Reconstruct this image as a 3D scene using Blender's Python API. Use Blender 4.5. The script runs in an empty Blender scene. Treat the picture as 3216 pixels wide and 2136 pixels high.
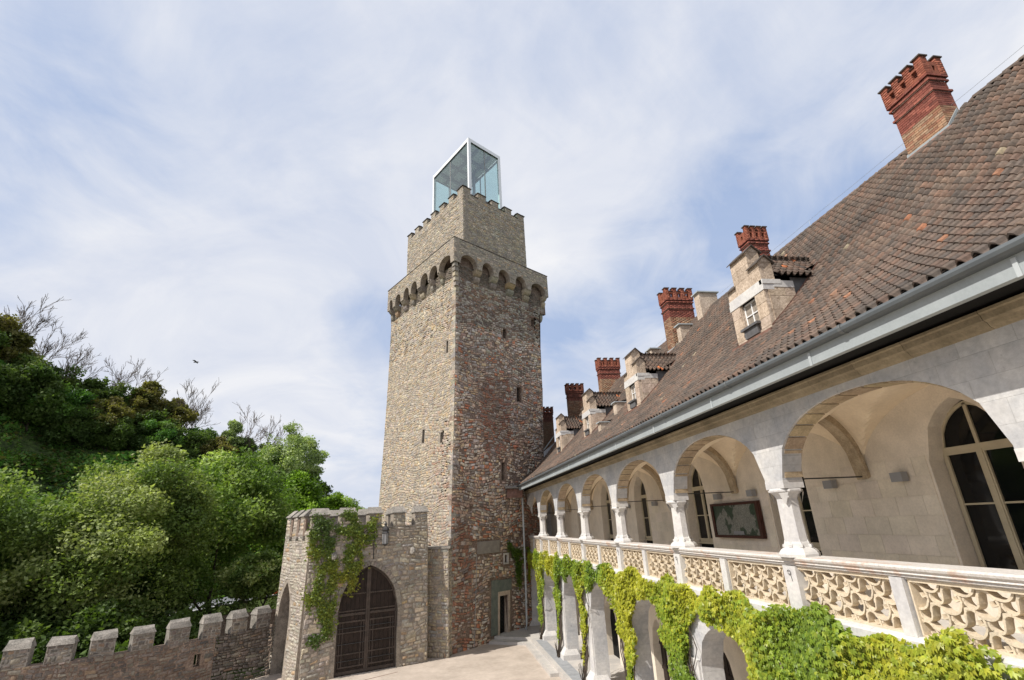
import bpy, math, random
import numpy as np
from mathutils import Vector, Matrix

# ------------------------------------------------------------------ camera, world, sun, exposure
SC = bpy.context.scene
COL = SC.collection
HC = 8.0
YAW, PITCH, ROLL, FPX = 0.16585894, 0.35429276, -0.04780416, 1559.72


def cam_axes():
    cy, sy = math.cos(YAW), math.sin(YAW)
    f = Vector((sy, cy, 0)); r = Vector((cy, -sy, 0)); u = Vector((0, 0, 1))
    cp, sp = math.cos(PITCH), math.sin(PITCH)
    f2 = f * cp + u * sp; u2 = u * cp - f * sp
    cr, sr = math.cos(ROLL), math.sin(ROLL)
    return r * cr + u2 * sr, u2 * cr - r * sr, f2


cd = bpy.data.cameras.new('camera'); cam = bpy.data.objects.new('camera', cd); COL.objects.link(cam)
_r, _u, _f = cam_axes()
cam.matrix_world = Matrix(((_r.x, _u.x, -_f.x, 0), (_r.y, _u.y, -_f.y, 0), (_r.z, _u.z, -_f.z, HC), (0, 0, 0, 1)))
cd.sensor_width = 36; cd.lens = FPX / 3216 * 36; cd.clip_start = .05; cd.clip_end = 3000
SC.camera = cam
SUN_EL = math.radians(48); SUN_XY = (-.93, -.37)
wd = bpy.data.worlds.new('World'); SC.world = wd; wd.use_nodes = True
SC.view_settings.view_transform = 'Standard'; SC.view_settings.look = 'None'
SC.view_settings.exposure = 0.25; SC.view_settings.gamma = 1.0; SC.view_settings.use_curve_mapping = False


def build_world():
    nt = wd.node_tree; N = nt.nodes; L = nt.links
    for n in list(N): N.remove(n)
    out = N.new('ShaderNodeOutputWorld'); bg = N.new('ShaderNodeBackground'); bg.inputs['Strength'].default_value = .1
    sky = N.new('ShaderNodeTexSky'); sky.sky_type = 'NISHITA'; sky.sun_disc = False
    sky.sun_elevation = SUN_EL; sky.sun_rotation = math.atan2(SUN_XY[0], SUN_XY[1]); sky.altitude = 300
    sky.dust_density = 1.5
    tc = N.new('ShaderNodeTexCoord')
    sep = N.new('ShaderNodeSeparateXYZ'); L.new(tc.outputs['Generated'], sep.inputs[0])
    # cloud deck coordinates: direction projected on a flat layer overhead
    mz = N.new('ShaderNodeMath'); mz.operation = 'MAXIMUM'; L.new(sep.outputs['Z'], mz.inputs[0]); mz.inputs[1].default_value = 0.0
    ad = N.new('ShaderNodeMath'); ad.operation = 'ADD'; L.new(mz.outputs[0], ad.inputs[0]); ad.inputs[1].default_value = .32
    dx = N.new('ShaderNodeMath'); dx.operation = 'DIVIDE'; L.new(sep.outputs['X'], dx.inputs[0]); L.new(ad.outputs[0], dx.inputs[1])
    dy = N.new('ShaderNodeMath'); dy.operation = 'DIVIDE'; L.new(sep.outputs['Y'], dy.inputs[0]); L.new(ad.outputs[0], dy.inputs[1])
    cb = N.new('ShaderNodeCombineXYZ'); L.new(dx.outputs[0], cb.inputs[0]); L.new(dy.outputs[0], cb.inputs[1])

    def noise(scale, detail, rough, dist, off):
        mp = N.new('ShaderNodeMapping'); mp.inputs['Location'].default_value = off
        L.new(cb.outputs[0], mp.inputs[0])
        n = N.new('ShaderNodeTexNoise'); n.inputs['Scale'].default_value = scale; n.inputs['Detail'].default_value = detail
        n.inputs['Roughness'].default_value = rough; n.inputs['Distortion'].default_value = dist
        L.new(mp.outputs[0], n.inputs['Vector']); return n.outputs['Fac']
    n1 = noise(1.5, 9, .56, .9, (3.1, 1.7, 0)); n2 = noise(1.9, 9, .6, .8, (8.3, 2.2, 0)); n3 = noise(4.2, 8, .6, .8, (1.3, 5.2, 0))
    av = N.new('ShaderNodeMix'); av.data_type = 'FLOAT'; av.inputs['Factor'].default_value = .40; L.new(n1, av.inputs['A']); L.new(n3, av.inputs['B']); n1 = av.outputs['Result']
    # clear blue openings in given directions of the sky
    base = None
    for d, w, s in CLEAR:
        v = Vector(d).normalized()
        dp = N.new('ShaderNodeVectorMath'); dp.operation = 'DOT_PRODUCT'; L.new(tc.outputs['Generated'], dp.inputs[0]); dp.inputs[1].default_value = v
        mr = N.new('ShaderNodeMapRange'); mr.interpolation_type = 'SMOOTHSTEP'
        L.new(dp.outputs['Value'], mr.inputs[0]); mr.inputs[1].default_value = math.cos(math.radians(w)); mr.inputs[2].default_value = 1.0
        mr.inputs[3].default_value = 0; mr.inputs[4].default_value = s
        if base is None: base = mr.outputs[0]
        else:
            a = N.new('ShaderNodeMath'); a.operation = 'ADD'; L.new(base, a.inputs[0]); L.new(mr.outputs[0], a.inputs[1]); base = a.outputs[0]
    m1 = N.new('ShaderNodeMath'); m1.operation = 'SUBTRACT'; L.new(n1, m1.inputs[0]); L.new(base, m1.inputs[1])
    cr = N.new('ShaderNodeValToRGB'); L.new(m1.outputs[0], cr.inputs[0])
    cr.color_ramp.elements[0].position = .20; cr.color_ramp.elements[0].color = (.26, .26, .26, 1)
    cr.color_ramp.elements[1].position = .53; cr.color_ramp.elements[1].color = (1, 1, 1, 1)
    e = cr.color_ramp.elements.new(.37); e.color = (.70, .70, .70, 1)
    shade = N.new('ShaderNodeMix'); shade.data_type = 'RGBA'
    mr2 = N.new('ShaderNodeMapRange'); L.new(n2, mr2.inputs[0]); mr2.inputs[1].default_value = .35; mr2.inputs[2].default_value = .68
    L.new(mr2.outputs[0], shade.inputs['Factor'])
    shade.inputs['A'].default_value = (5.7, 6.1, 7.1, 1); shade.inputs['B'].default_value = (7.6, 7.65, 7.9, 1)
    blue = N.new('ShaderNodeMix'); blue.data_type = 'RGBA'; blue.blend_type = 'MIX'; blue.inputs['Factor'].default_value = .72
    L.new(sky.outputs[0], blue.inputs['A']); blue.inputs['B'].default_value = (2.75, 4.1, 6.9, 1)
    mx = N.new('ShaderNodeMix'); mx.data_type = 'RGBA'
    L.new(cr.outputs[0], mx.inputs['Factor']); L.new(blue.outputs['Result'], mx.inputs['A']); L.new(shade.outputs['Result'], mx.inputs['B'])
    L.new(mx.outputs['Result'], bg.inputs['Color']); L.new(bg.outputs[0], out.inputs[0])


def pix_dir(x, y):      # viewing direction of a point of the photograph (only used to say where the sky is clear)
    d = _f + _r * ((x * 1.36213 - 1608) / FPX) + _u * ((1068 - y * 1.36213) / FPX)
    return tuple(d.normalized())


CLEAR = [(pix_dir(*p), w, s) for p, w, s in (((850, 750), 6, .15), ((1600, 600), 13, .13), ((1330, 800), 9, .20), ((1480, 690), 7, .10), ((1750, 480), 12, .07), ((1290, 700), 6, .12),
                                     ((560, 190), 20, .08), ((40, 330), 16, .14), ((150, 420), 10, .06), ((1930, 170), 18, .10), ((1980, 560), 8, .10), ((1080, 50), 12, .04), ((700, 1000), 14, .03), ((1600, 250), 14, -.06), ((420, 620), 18, -.09), ((1100, 500), 18, -.05), ((500, 850), 16, -.08))]
build_world()
sd = bpy.data.lights.new('sun', 'SUN'); sd.energy = 4.5; sd.angle = math.radians(.5); sd.color = (1, .945, .86)
sun = bpy.data.objects.new('sun', sd); COL.objects.link(sun)
_h = math.hypot(*SUN_XY)
SDIR = Vector((SUN_XY[0] / _h * math.cos(SUN_EL), SUN_XY[1] / _h * math.cos(SUN_EL), math.sin(SUN_EL)))
sun.rotation_euler = SDIR.to_track_quat('Z', 'Y').to_euler()
RN = random.Random(7)
NR = np.random.default_rng(11)


# ------------------------------------------------------------------ helpers
def tag(o, label=None, cat=None, group=None, kind=None):
    if label: o['label'] = label
    if cat: o['category'] = cat
    if group: o['group'] = group
    if kind: o['kind'] = kind
    return o


def empty(name, loc, label, cat, group=None):
    o = bpy.data.objects.new(name, None); COL.objects.link(o); o.location = loc; o.empty_display_size = .2
    return tag(o, label, cat, group)


def wloc(o):
    v = Vector(o.location)
    while o.parent: o = o.parent; v += Vector(o.location)
    return v


def link(name, me, parent=None, mat=None):
    o = bpy.data.objects.new(name, me); COL.objects.link(o)
    if mat is not None and not me.materials: me.materials.append(mat)
    if parent is not None:
        o.parent = parent; o.location = -wloc(parent) if parent.type == 'EMPTY' else Vector((0, 0, 0))
        if parent.type != 'EMPTY': o.location = -wloc(parent)
    return o


class MB:
    def __init__(s): s.v = []; s.f = []; s.c = []; s.col = (1, 1, 1)
    def face(s, pts, col=None):
        n = len(s.v); s.v.extend([tuple(p) for p in pts]); s.f.append(tuple(range(n, n + len(pts)))); s.c.append(col or s.col)
    def hexa(s, p, col=None):     # 8 points: bottom ring 0-3 (counter-clockwise from above), top ring 4-7
        n = len(s.v); s.v.extend([tuple(q) for q in p])
        for f in ((3, 2, 1, 0), (4, 5, 6, 7), (0, 1, 5, 4), (1, 2, 6, 5), (2, 3, 7, 6), (3, 0, 4, 7)):
            s.f.append(tuple(n + i for i in f)); s.c.append(col or s.col)
    def box(s, x0, x1, y0, y1, z0, z1, col=None):
        s.hexa(((x0, y0, z0), (x1, y0, z0), (x1, y1, z0), (x0, y1, z0), (x0, y0, z1), (x1, y0, z1), (x1, y1, z1), (x0, y1, z1)), col)
    def prism(s, poly, z0, z1, col=None, top=None):   # poly counter-clockwise xy; top: optional other ring
        n = len(s.v); k = len(poly); top = top or poly
        s.v.extend([(p[0], p[1], z0 if len(p) < 3 else p[2]) for p in poly]); s.v.extend([(p[0], p[1], z1) for p in top])
        s.f.append(tuple(range(n + k - 1, n - 1, -1))); s.f.append(tuple(range(n + k, n + 2 * k))); s.c += [col or s.col] * 2
        for i in range(k):
            j = (i + 1) % k; s.f.append((n + i, n + j, n + k + j, n + k + i)); s.c.append(col or s.col)
    def tube(s, pts, rad, n=6, cap=True, col=None):
        pts = [Vector(p) for p in pts]; b = len(s.v); K = len(pts)
        if not hasattr(rad, '__len__'): rad = [rad] * K
        for i, p in enumerate(pts):
            d = (pts[min(i + 1, K - 1)] - pts[max(i - 1, 0)])
            d = d.normalized() if d.length > 1e-9 else Vector((0, 0, 1))
            a = d.cross(Vector((0, 0, 1)) if abs(d.z) < .9 else Vector((1, 0, 0))).normalized(); c = d.cross(a)
            for k in range(n):
                t = 2 * math.pi * k / n; q = p + (a * math.cos(t) + c * math.sin(t)) * rad[i]; s.v.append(tuple(q))
        for i in range(K - 1):
            for k in range(n):
                k2 = (k + 1) % n
                s.f.append((b + i * n + k, b + i * n + k2, b + (i + 1) * n + k2, b + (i + 1) * n + k)); s.c.append(col or s.col)
        if cap:
            s.f.append(tuple(b + k for k in range(n - 1, -1, -1))); s.f.append(tuple(b + (K - 1) * n + k for k in range(n))); s.c += [col or s.col] * 2
    def build(s, name, mat, parent=None, smooth=False, recalc=True):
        me = bpy.data.meshes.new(name); me.from_pydata(s.v, [], s.f)
        a = me.attributes.new('tint', 'FLOAT_COLOR', 'CORNER')
        ln = np.array([len(f) for f in s.f]); cc = np.ones((len(s.f), 4), np.float32); cc[:, :3] = np.array(s.c, np.float32).reshape(-1, 3)
        a.data.foreach_set('color', np.repeat(cc, ln, axis=0).ravel())
        me.materials.append(mat)
        if smooth: me.polygons.foreach_set('use_smooth', [True] * len(me.polygons))
        if recalc:
            import bmesh
            bm = bmesh.new(); bm.from_mesh(me); bmesh.ops.recalc_face_normals(bm, faces=bm.faces); bm.to_mesh(me); bm.free()
        me.update()
        return link(name, me, parent)


def mesh_np(name, V, F, C, mat, parent=None):       # V (n,3), F (m,k) same-size faces, C (m,3)
    me = bpy.data.meshes.new(name); m, k = F.shape
    me.vertices.add(len(V)); me.vertices.foreach_set('co', np.asarray(V, np.float32).ravel())
    me.loops.add(m * k); me.loops.foreach_set('vertex_index', F.astype(np.int32).ravel())
    me.polygons.add(m); me.polygons.foreach_set('loop_start', np.arange(m, dtype=np.int32) * k)
    try: me.polygons.foreach_set('loop_total', np.full(m, k, np.int32))
    except Exception: pass
    a = me.attributes.new('tint', 'FLOAT_COLOR', 'CORNER')
    cc = np.ones((m, 4), np.float32); cc[:, :3] = C
    a.data.foreach_set('color', np.repeat(cc, k, axis=0).ravel())
    me.materials.append(mat); me.update(calc_edges=True); me.validate()
    return link(name, me, parent)


def lerp(a, b, t): return a + (b - a) * t


# ------------------------------------------------------------------ materials
def mat(name, rough=.85, base=None, tint=True, noise=(), bump=(), brick=None, metal=0, spec=.3, trans=None, rnd=None, coords='Object'):
    """base colour x per-piece tint, broken up by noise layers (scale, low rgb, high rgb, strength) and bump layers (scale, strength, distance)"""
    m = bpy.data.materials.new(name); m.use_nodes = True; nt = m.node_tree; N = nt.nodes; L = nt.links
    b = N['Principled BSDF']; b.inputs['Roughness'].default_value = rough; b.inputs['Metallic'].default_value = metal
    b.inputs['Specular IOR Level'].default_value = spec
    geo = N.new('ShaderNodeNewGeometry')
    vec = geo.outputs['Position']
    col = None
    if base is not None:
        rgb = N.new('ShaderNodeRGB'); rgb.outputs[0].default_value = (*base, 1); col = rgb.outputs[0]
    def mul(a, c, mode='MULTIPLY', fac=1.0):
        x = N.new('ShaderNodeMix'); x.data_type = 'RGBA'; x.blend_type = mode
        if hasattr(fac, 'links') or not isinstance(fac, (int, float)): L.new(fac, x.inputs['Factor'])
        else: x.inputs['Factor'].default_value = fac
        if isinstance(a, tuple): x.inputs['A'].default_value = (*a, 1)
        else: L.new(a, x.inputs['A'])
        if isinstance(c, tuple): x.inputs['B'].default_value = (*c, 1)
        else: L.new(c, x.inputs['B'])
        return x.outputs['Result']
    if tint:
        at = N.new('ShaderNodeAttribute'); at.attribute_name = 'tint'
        col = at.outputs['Color'] if col is None else mul(col, at.outputs['Color'])
    if rnd:     # ramp over Object Info random for pieces that are objects of their own
        oi = N.new('ShaderNodeObjectInfo'); rp = N.new('ShaderNodeValToRGB'); rp.color_ramp.interpolation = 'CONSTANT'
        while len(rp.color_ramp.elements) > 1: rp.color_ramp.elements.remove(rp.color_ramp.elements[0])
        rp.color_ramp.elements[0].position = 0; rp.color_ramp.elements[0].color = (*rnd[0], 1)
        for i, c in enumerate(rnd[1:]):
            e = rp.color_ramp.elements.new((i + 1) / len(rnd)); e.color = (*c, 1)
        L.new(oi.outputs['Random'], rp.inputs[0]); col = rp.outputs[0] if col is None else mul(col, rp.outputs[0])
    for (sc, lo, hi, *r) in noise:
        n = N.new('ShaderNodeTexNoise'); n.inputs['Scale'].default_value = sc; n.inputs['Detail'].default_value = 5; n.inputs['Roughness'].default_value = .62
        L.new(vec, n.inputs['Vector'])
        mr = N.new('ShaderNodeMapRange'); L.new(n.outputs['Fac'], mr.inputs[0]); mr.inputs[1].default_value = r[0] if r else .35; mr.inputs[2].default_value = r[1] if r else .65
        t = mul(lo, hi, 'MIX', mr.outputs[0]); col = mul(col, t)
    hgt = None
    if brick:
        (ax, bw, bh, mort, dark) = brick
        sp = N.new('ShaderNodeSeparateXYZ'); L.new(vec, sp.inputs[0]); cb = N.new('ShaderNodeCombineXYZ')
        L.new(sp.outputs[ax[0]], cb.inputs[0]); L.new(sp.outputs[ax[1]], cb.inputs[1])
        bt = N.new('ShaderNodeTexBrick'); L.new(cb.outputs[0], bt.inputs['Vector']); bt.inputs['Scale'].default_value = 1
        bt.inputs['Brick Width'].default_value = bw; bt.inputs['Row Height'].default_value = bh; bt.inputs['Mortar Size'].default_value = mort
        bt.inputs['Color1'].default_value = (1, 1, 1, 1); bt.inputs['Color2'].default_value = (.88, .88, .89, 1); bt.inputs['Mortar'].default_value = (dark, dark, dark, 1)
        bt.inputs['Mortar Smooth'].default_value = .3
        col = mul(col, bt.outputs['Color'])
        hgt = bt.outputs['Fac']
    L.new(col, b.inputs['Base Color'])
    prev = None
    if hgt is not None:
        bp = N.new('ShaderNodeBump'); bp.invert = True; bp.inputs['Strength'].default_value = .5; bp.inputs['Distance'].default_value = .01
        L.new(hgt, bp.inputs['Height']); prev = bp.outputs[0]
    for (sc, st, di) in bump:
        n = N.new('ShaderNodeTexNoise'); n.inputs['Scale'].default_value = sc; n.inputs['Detail'].default_value = 6; n.inputs['Roughness'].default_value = .65
        L.new(vec, n.inputs['Vector']); bp = N.new('ShaderNodeBump'); bp.inputs['Strength'].default_value = st; bp.inputs['Distance'].default_value = di
        L.new(n.outputs['Fac'], bp.inputs['Height'])
        if prev: L.new(prev, bp.inputs['Normal'])
        prev = bp.outputs[0]
    if prev: L.new(prev, b.inputs['Normal'])
    if trans:
        tr = N.new('ShaderNodeBsdfTranslucent'); ms = N.new('ShaderNodeMixShader'); ms.inputs[0].default_value = trans
        tc = mul(col, (1.3, 1.45, .55)); L.new(tc, tr.inputs['Color'])
        L.new(b.outputs[0], ms.inputs[1]); L.new(tr.outputs[0], ms.inputs[2]); L.new(ms.outputs[0], N['Material Output'].inputs[0])
    return m


M = {}
M['stone'] = mat('rubble_stone', .9, None, True, ((9, (.72, .70, .68), (1.12, 1.12, 1.12)), (1.1, (.78, .78, .8), (1.12, 1.1, 1.06))), ((22, .6, .03), (70, .4, .01)))
M['mortar'] = mat('lime_mortar', .95, (.35, .31, .265), False, ((2.5, (.7, .68, .66), (1.15, 1.12, 1.08)), (14, (.7, .7, .7), (1.1, 1.1, 1.1))), ((16, .8, .04),))
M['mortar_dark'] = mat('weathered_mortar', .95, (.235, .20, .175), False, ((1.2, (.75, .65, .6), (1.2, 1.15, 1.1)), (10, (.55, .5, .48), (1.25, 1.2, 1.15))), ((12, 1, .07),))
M['lime'] = mat('pale_limestone', .8, (.62, .605, .585), True, ((1.3, (.82, .82, .85), (1.06, 1.05, 1.03)), (11, (.88, .88, .88), (1.05, 1.05, 1.05))), ((30, .35, .01),), )
M['lime_wall'] = mat('arcade_limestone', .85, (.56, .555, .55), True, ((6, (.66, .66, .68), (1, 1, 1), .27, .34), (1.0, (.76, .78, .82), (1.08, 1.06, 1.03)), (9, (.86, .86, .86), (1.06, 1.06, 1.06)), (34, (.80, .8, .8), (1.04, 1.04, 1.04), .28, .36)), ((28, .4, .012),), ((1, 2), .82, .36, .006, .80))
M['rail'] = mat('stained_rail_stone', .8, (.60, .575, .55), True, ((2.2, (.98, .80, .70), (1.03, 1.03, 1.03), .36, .46), (24, (.82, .8, .78), (1.05, 1.05, 1.05))), ((40, .4, .008),))
M['trac'] = mat('carved_sandstone', .85, (.66, .565, .43), True, ((5, (.85, .84, .84), (1.08, 1.06, 1.03)), (30, (.85, .85, .85), (1.06, 1.06, 1.06))), ((45, .4, .008),))
M['plaster'] = mat('warm_plaster', .9, (.84, .715, .54), True, ((1.2, (.9, .88, .86), (1.05, 1.05, 1.04)), (18, (.95, .95, .95), (1.03, 1.03, 1.03))), ((50, .2, .004),))
M['ashlar'] = mat('warm_ashlar', .88, (.74, .665, .56), True, ((2, (.9, .89, .88), (1.06, 1.05, 1.04)), (22, (.92, .92, .92), (1.04, 1.04, 1.04))), ((40, .3, .006),))
M['vous'] = mat('tuff_voussoir', .92, (.47, .385, .27), True, ((4, (.75, .72, .7), (1.12, 1.1, 1.08)), (26, (.75, .75, .75), (1.08, 1.08, 1.08))), ((30, .7, .012),))
M['tile'] = mat('clay_tile', .85, None, True, ((.45, (.74, .76, .78), (1.18, 1.12, 1.08)), (3, (.85, .86, .88), (1.1, 1.08, 1.05)), (16, (.68, .70, .70), (1.12, 1.1, 1.08))), ((60, .4, .006),))
TILE_COLS0 = [(.165, .118, .095), (.185, .12, .092), (.145, .113, .094), (.125, .106, .094), (.185, .14, .115), (.215, .135, .10), (.155, .128, .108), (.205, .15, .12), (.13, .108, .092), (.17, .122, .10), (.19, .14, .11), (.115, .10, .09)]
TILE_COLS = [tuple(q * .68 + m_ * .32 for q, m_ in zip(c, (.165, .126, .105))) for c in TILE_COLS0]
TILE_COLS = [tuple(q * .92 for q in c) for c in TILE_COLS]
M['tile_obj'] = mat('clay_tile_loose', .85, None, False, ((.45, (.74, .76, .78), (1.18, 1.12, 1.08)), (3, (.85, .86, .88), (1.1, 1.08, 1.05)), (16, (.68, .70, .70), (1.12, 1.1, 1.08))), ((60, .4, .006),), rnd=(TILE_COLS * 3)[:31] + [(.31, .16, .10)])
M['zinc'] = mat('zinc_sheet', .55, (.42, .45, .46), True, ((2, (.85, .86, .88), (1.06, 1.06, 1.06)),), ((6, .15, .01),), spec=.4)
M['fascia'] = mat('painted_fascia', .6, (.33, .36, .37), True, ((1.5, (.9, .91, .92), (1.04, 1.04, 1.04)), (25, (.94, .94, .94), (1.02, 1.02, 1.02))), ((8, .1, .01),))
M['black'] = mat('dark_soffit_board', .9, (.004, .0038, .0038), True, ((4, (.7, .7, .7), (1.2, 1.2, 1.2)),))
M['cornice'] = mat('ochre_cornice_stone', .88, (.32, .27, .19), True, ((1.6, (.7, .68, .64), (1.12, 1.1, 1.08)), (20, (.8, .8, .8), (1.06, 1.06, 1.06))), ((30, .4, .01),))
M['brick'] = mat('red_brick', .88, None, True, ((7, (.8, .78, .78), (1.15, 1.12, 1.1)), (40, (.85, .85, .85), (1.08, 1.08, 1.08))), ((60, .4, .006),))
M['brick_mortar'] = mat('brick_mortar', .95, (.26, .20, .165), True, ((8, (.8, .78, .76), (1.12, 1.1, 1.1)),), ((30, .4, .01),))
M['tuff'] = mat('dormer_tuff', .92, (.57, .485, .405), True, ((3, (.80, .76, .72), (1.12, 1.1, 1.08)), (14, (.70, .67, .64), (1.08, 1.08, 1.08))), ((18, .8, .03),))
M['lead'] = mat('lead_sheet', .6, (.12, .12, .125), True, ((3, (.75, .72, .7), (1.2, 1.2, 1.2)),), ((7, .3, .02),), spec=.4)
M['rust_lead'] = mat('rusty_flashing', .7, (.19, .105, .08), True, ((5, (.7, .68, .66), (1.2, 1.2, 1.2)),), ((9, .2, .01),))
M['slate'] = mat('dark_coping', .8, (.085, .07, .06), True, ((5, (.7, .7, .7), (1.3, 1.3, 1.3)),), ((20, .4, .01),))
M['coping'] = mat('lichened_coping', .92, (.30, .28, .255), True, ((2.2, (.66, .66, .64), (1.15, 1.12, 1.1)), (16, (.6, .6, .6), (1.15, 1.15, 1.15))), ((20, .8, .03),))
M['wood'] = mat('dark_oak', .65, (.026, .017, .013), True, ((3, (.7, .7, .7), (1.25, 1.2, 1.2)),), ((25, .4, .01),))
M['wood_rail'] = mat('grey_oak_rail', .6, (.068, .053, .044), True, ((3, (.7, .7, .7), (1.25, 1.2, 1.2)),), ((25, .4, .01),))
M['iron'] = mat('wrought_iron', .55, (.035, .033, .034), True, ((9, (.8, .8, .8), (1.3, 1.3, 1.3)),), (), spec=.5)
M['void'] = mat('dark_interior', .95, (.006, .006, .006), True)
M['frame'] = mat('cream_window_frame', .6, (.50, .43, .30), True, ((3, (.9, .9, .9), (1.05, 1.05, 1.05)),))
M['glassdark'] = mat('window_glass', .06, (.006, .007, .008), True, spec=.35)
M['white'] = mat('white_metal', .4, (.80, .81, .84), True, spec=.5)
M['grey_metal'] = mat('grey_metal', .5, (.17, .18, .19), True, spec=.5)
M['lampgrey'] = mat('brushed_lamp_metal', .5, (.27, .27, .275), True, spec=.4)
M['court'] = mat('courtyard_paving', .9, (.48, .42, .365), True, ((1.1, (.90, .885, .87), (1.05, 1.04, 1.03)), (9, (.80, .78, .76), (1.02, 1.02, 1.02), .27, .36), (.35, (.86, .85, .84), (1.06, 1.05, 1.05)), (4, (.93, .92, .91), (1.04, 1.04, 1.04)), (60, (.9, .9, .9), (1.05, 1.05, 1.05))), ((50, .3, .01),))
M['step'] = mat('step_stone', .85, (.49, .465, .435), True, ((1.2, (.84, .85, .87), (1.08, 1.06, 1.04)), (20, (.9, .9, .9), (1.05, 1.05, 1.05))), ((40, .3, .01),))
M['slab'] = mat('grey_planting_slab', .85, (.30, .31, .325), True, ((3, (.85, .85, .85), (1.1, 1.1, 1.1)),), ((30, .3, .01),))
M['road'] = mat('asphalt', .9, (.16, .165, .18), True, ((.5, (.9, .9, .9), (1.1, 1.1, 1.1)),))
M['grass'] = mat('grass_ground', .95, (.055, .085, .02), True, ((.4, (.5, .55, .5), (1.4, 1.3, 1.2)), (6, (.6, .6, .6), (1.3, 1.3, 1.2))), ((6, .8, .1),))
M['hill'] = mat('hillside_ground', .97, (.04, .07, .02), True, ((.15, (.6, .6, .6), (1.5, 1.3, 1.2)), (1.2, (.5, .5, .5), (1.4, 1.4, 1.3))), ((1.5, .8, .5),))
M['bark'] = mat('bark', .95, (.060, .048, .038), True, ((6, (.6, .6, .6), (1.4, 1.35, 1.3)),), ((14, .7, .03),))
M['twig'] = mat('pale_twigs', .95, (.16, .13, .11), True)
M['leaf'] = mat('tree_leaves', .6, None, True, ((.35, (.75, .78, .75), (1.2, 1.15, 1.1)),), trans=.36, spec=.25)
M['ivy'] = mat('creeper_leaves', .42, None, True, ((2.5, (.82, .85, .8), (1.15, 1.12, 1.1)),), trans=.30, spec=.45)
M['red'] = mat('red_sign_paint', .5, (.55, .045, .03), True)
M['signwhite'] = mat('sign_white', .5, (.75, .75, .75), True)
M['umb'] = mat('grey_parasol_cloth', .8, (.24, .24, .25), True)
M['plaque'] = mat('grey_stone_plaque', .85, (.24, .215, .19), True, ((3, (.85, .85, .85), (1.1, 1.1, 1.1)), (30, (.9, .9, .9), (1.06, 1.06, 1.06))), ((40, .3, .006),))
M['green_render'] = mat('green_grey_render', .92, (.155, .175, .155), True, ((3, (.8, .82, .82), (1.12, 1.1, 1.08)), (18, (.85, .85, .85), (1.08, 1.08, 1.08))), ((20, .5, .02),))


def glass_mat():
    m = bpy.data.materials.new('tinted_clear_glass'); m.use_nodes = True; nt = m.node_tree; N = nt.nodes; L = nt.links
    N.remove(N['Principled BSDF'])
    t = N.new('ShaderNodeBsdfTransparent'); t.inputs[0].default_value = (.72, .88, .87, 1)
    g = N.new('ShaderNodeBsdfGlossy'); g.inputs['Roughness'].default_value = .02; g.inputs['Color'].default_value = (.9, .95, .97, 1)
    
    ms = N.new('ShaderNodeMixShader'); ms.inputs[0].default_value = .22; L.new(t.outputs[0], ms.inputs[1]); L.new(g.outputs[0], ms.inputs[2]); L.new(ms.outputs[0], N['Material Output'].inputs[0])
    return m


M['glass'] = glass_mat()


def map_mat():
    m = bpy.data.materials.new('printed_map'); m.use_nodes = True; nt = m.node_tree; N = nt.nodes; L = nt.links; b = N['Principled BSDF']
    b.inputs['Roughness'].default_value = .35
    g = N.new('ShaderNodeNewGeometry'); n = N.new('ShaderNodeTexNoise'); n.inputs['Scale'].default_value = 1.5; n.inputs['Detail'].default_value = 3; L.new(g.outputs['Position'], n.inputs['Vector'])
    r = N.new('ShaderNodeValToRGB'); L.new(n.outputs['Fac'], r.inputs[0]); r.color_ramp.elements[0].position = .515; r.color_ramp.elements[0].color = (.20, .20, .18, 1)
    r.color_ramp.elements[1].position = .535; r.color_ramp.elements[1].color = (.025, .05, .03, 1)
    n2 = N.new('ShaderNodeTexNoise'); n2.inputs['Scale'].default_value = 14; n2.inputs['Detail'].default_value = 8; n2.inputs['Distortion'].default_value = 2; L.new(g.outputs['Position'], n2.inputs['Vector'])
    r2 = N.new('ShaderNodeValToRGB'); L.new(n2.outputs['Fac'], r2.inputs[0]); r2.color_ramp.elements[0].position = .35; r2.color_ramp.elements[0].color = (.45, .45, .45, 1); r2.color_ramp.elements[1].position = .65; r2.color_ramp.elements[1].color = (1.4, 1.4, 1.35, 1)
    x = N.new('ShaderNodeMix'); x.data_type = 'RGBA'; x.blend_type = 'MULTIPLY'; x.inputs['Factor'].default_value = 1
    L.new(r.outputs[0], x.inputs['A']); L.new(r2.outputs[0], x.inputs['B']); L.new(x.outputs['Result'], b.inputs['Base Color'])
    return m


M['map'] = map_mat()


# ------------------------------------------------------------------ geometry builders
def V2(a, b=None): return Vector((a[0], a[1])) if b is None else Vector((a, b))


class Plane:
    """a wall face: s metres along from A to B, height z; out = outward normal; may lean (batter) and twist"""
    def __init__(s, A, B, flip=False):
        s.A = Vector((A[0], A[1], 0)); s.B = Vector((B[0], B[1], 0)); s.L = (s.B - s.A).length; s.d = (s.B - s.A) / s.L
        s.n = Vector((s.d.y, -s.d.x, 0)) * (-1 if flip else 1)
    def P(s, u, z, o=0.0):
        p = s.A + s.d * u + s.n * o; p.z = z; return p
    def N(s, u, z): return s.n


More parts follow.
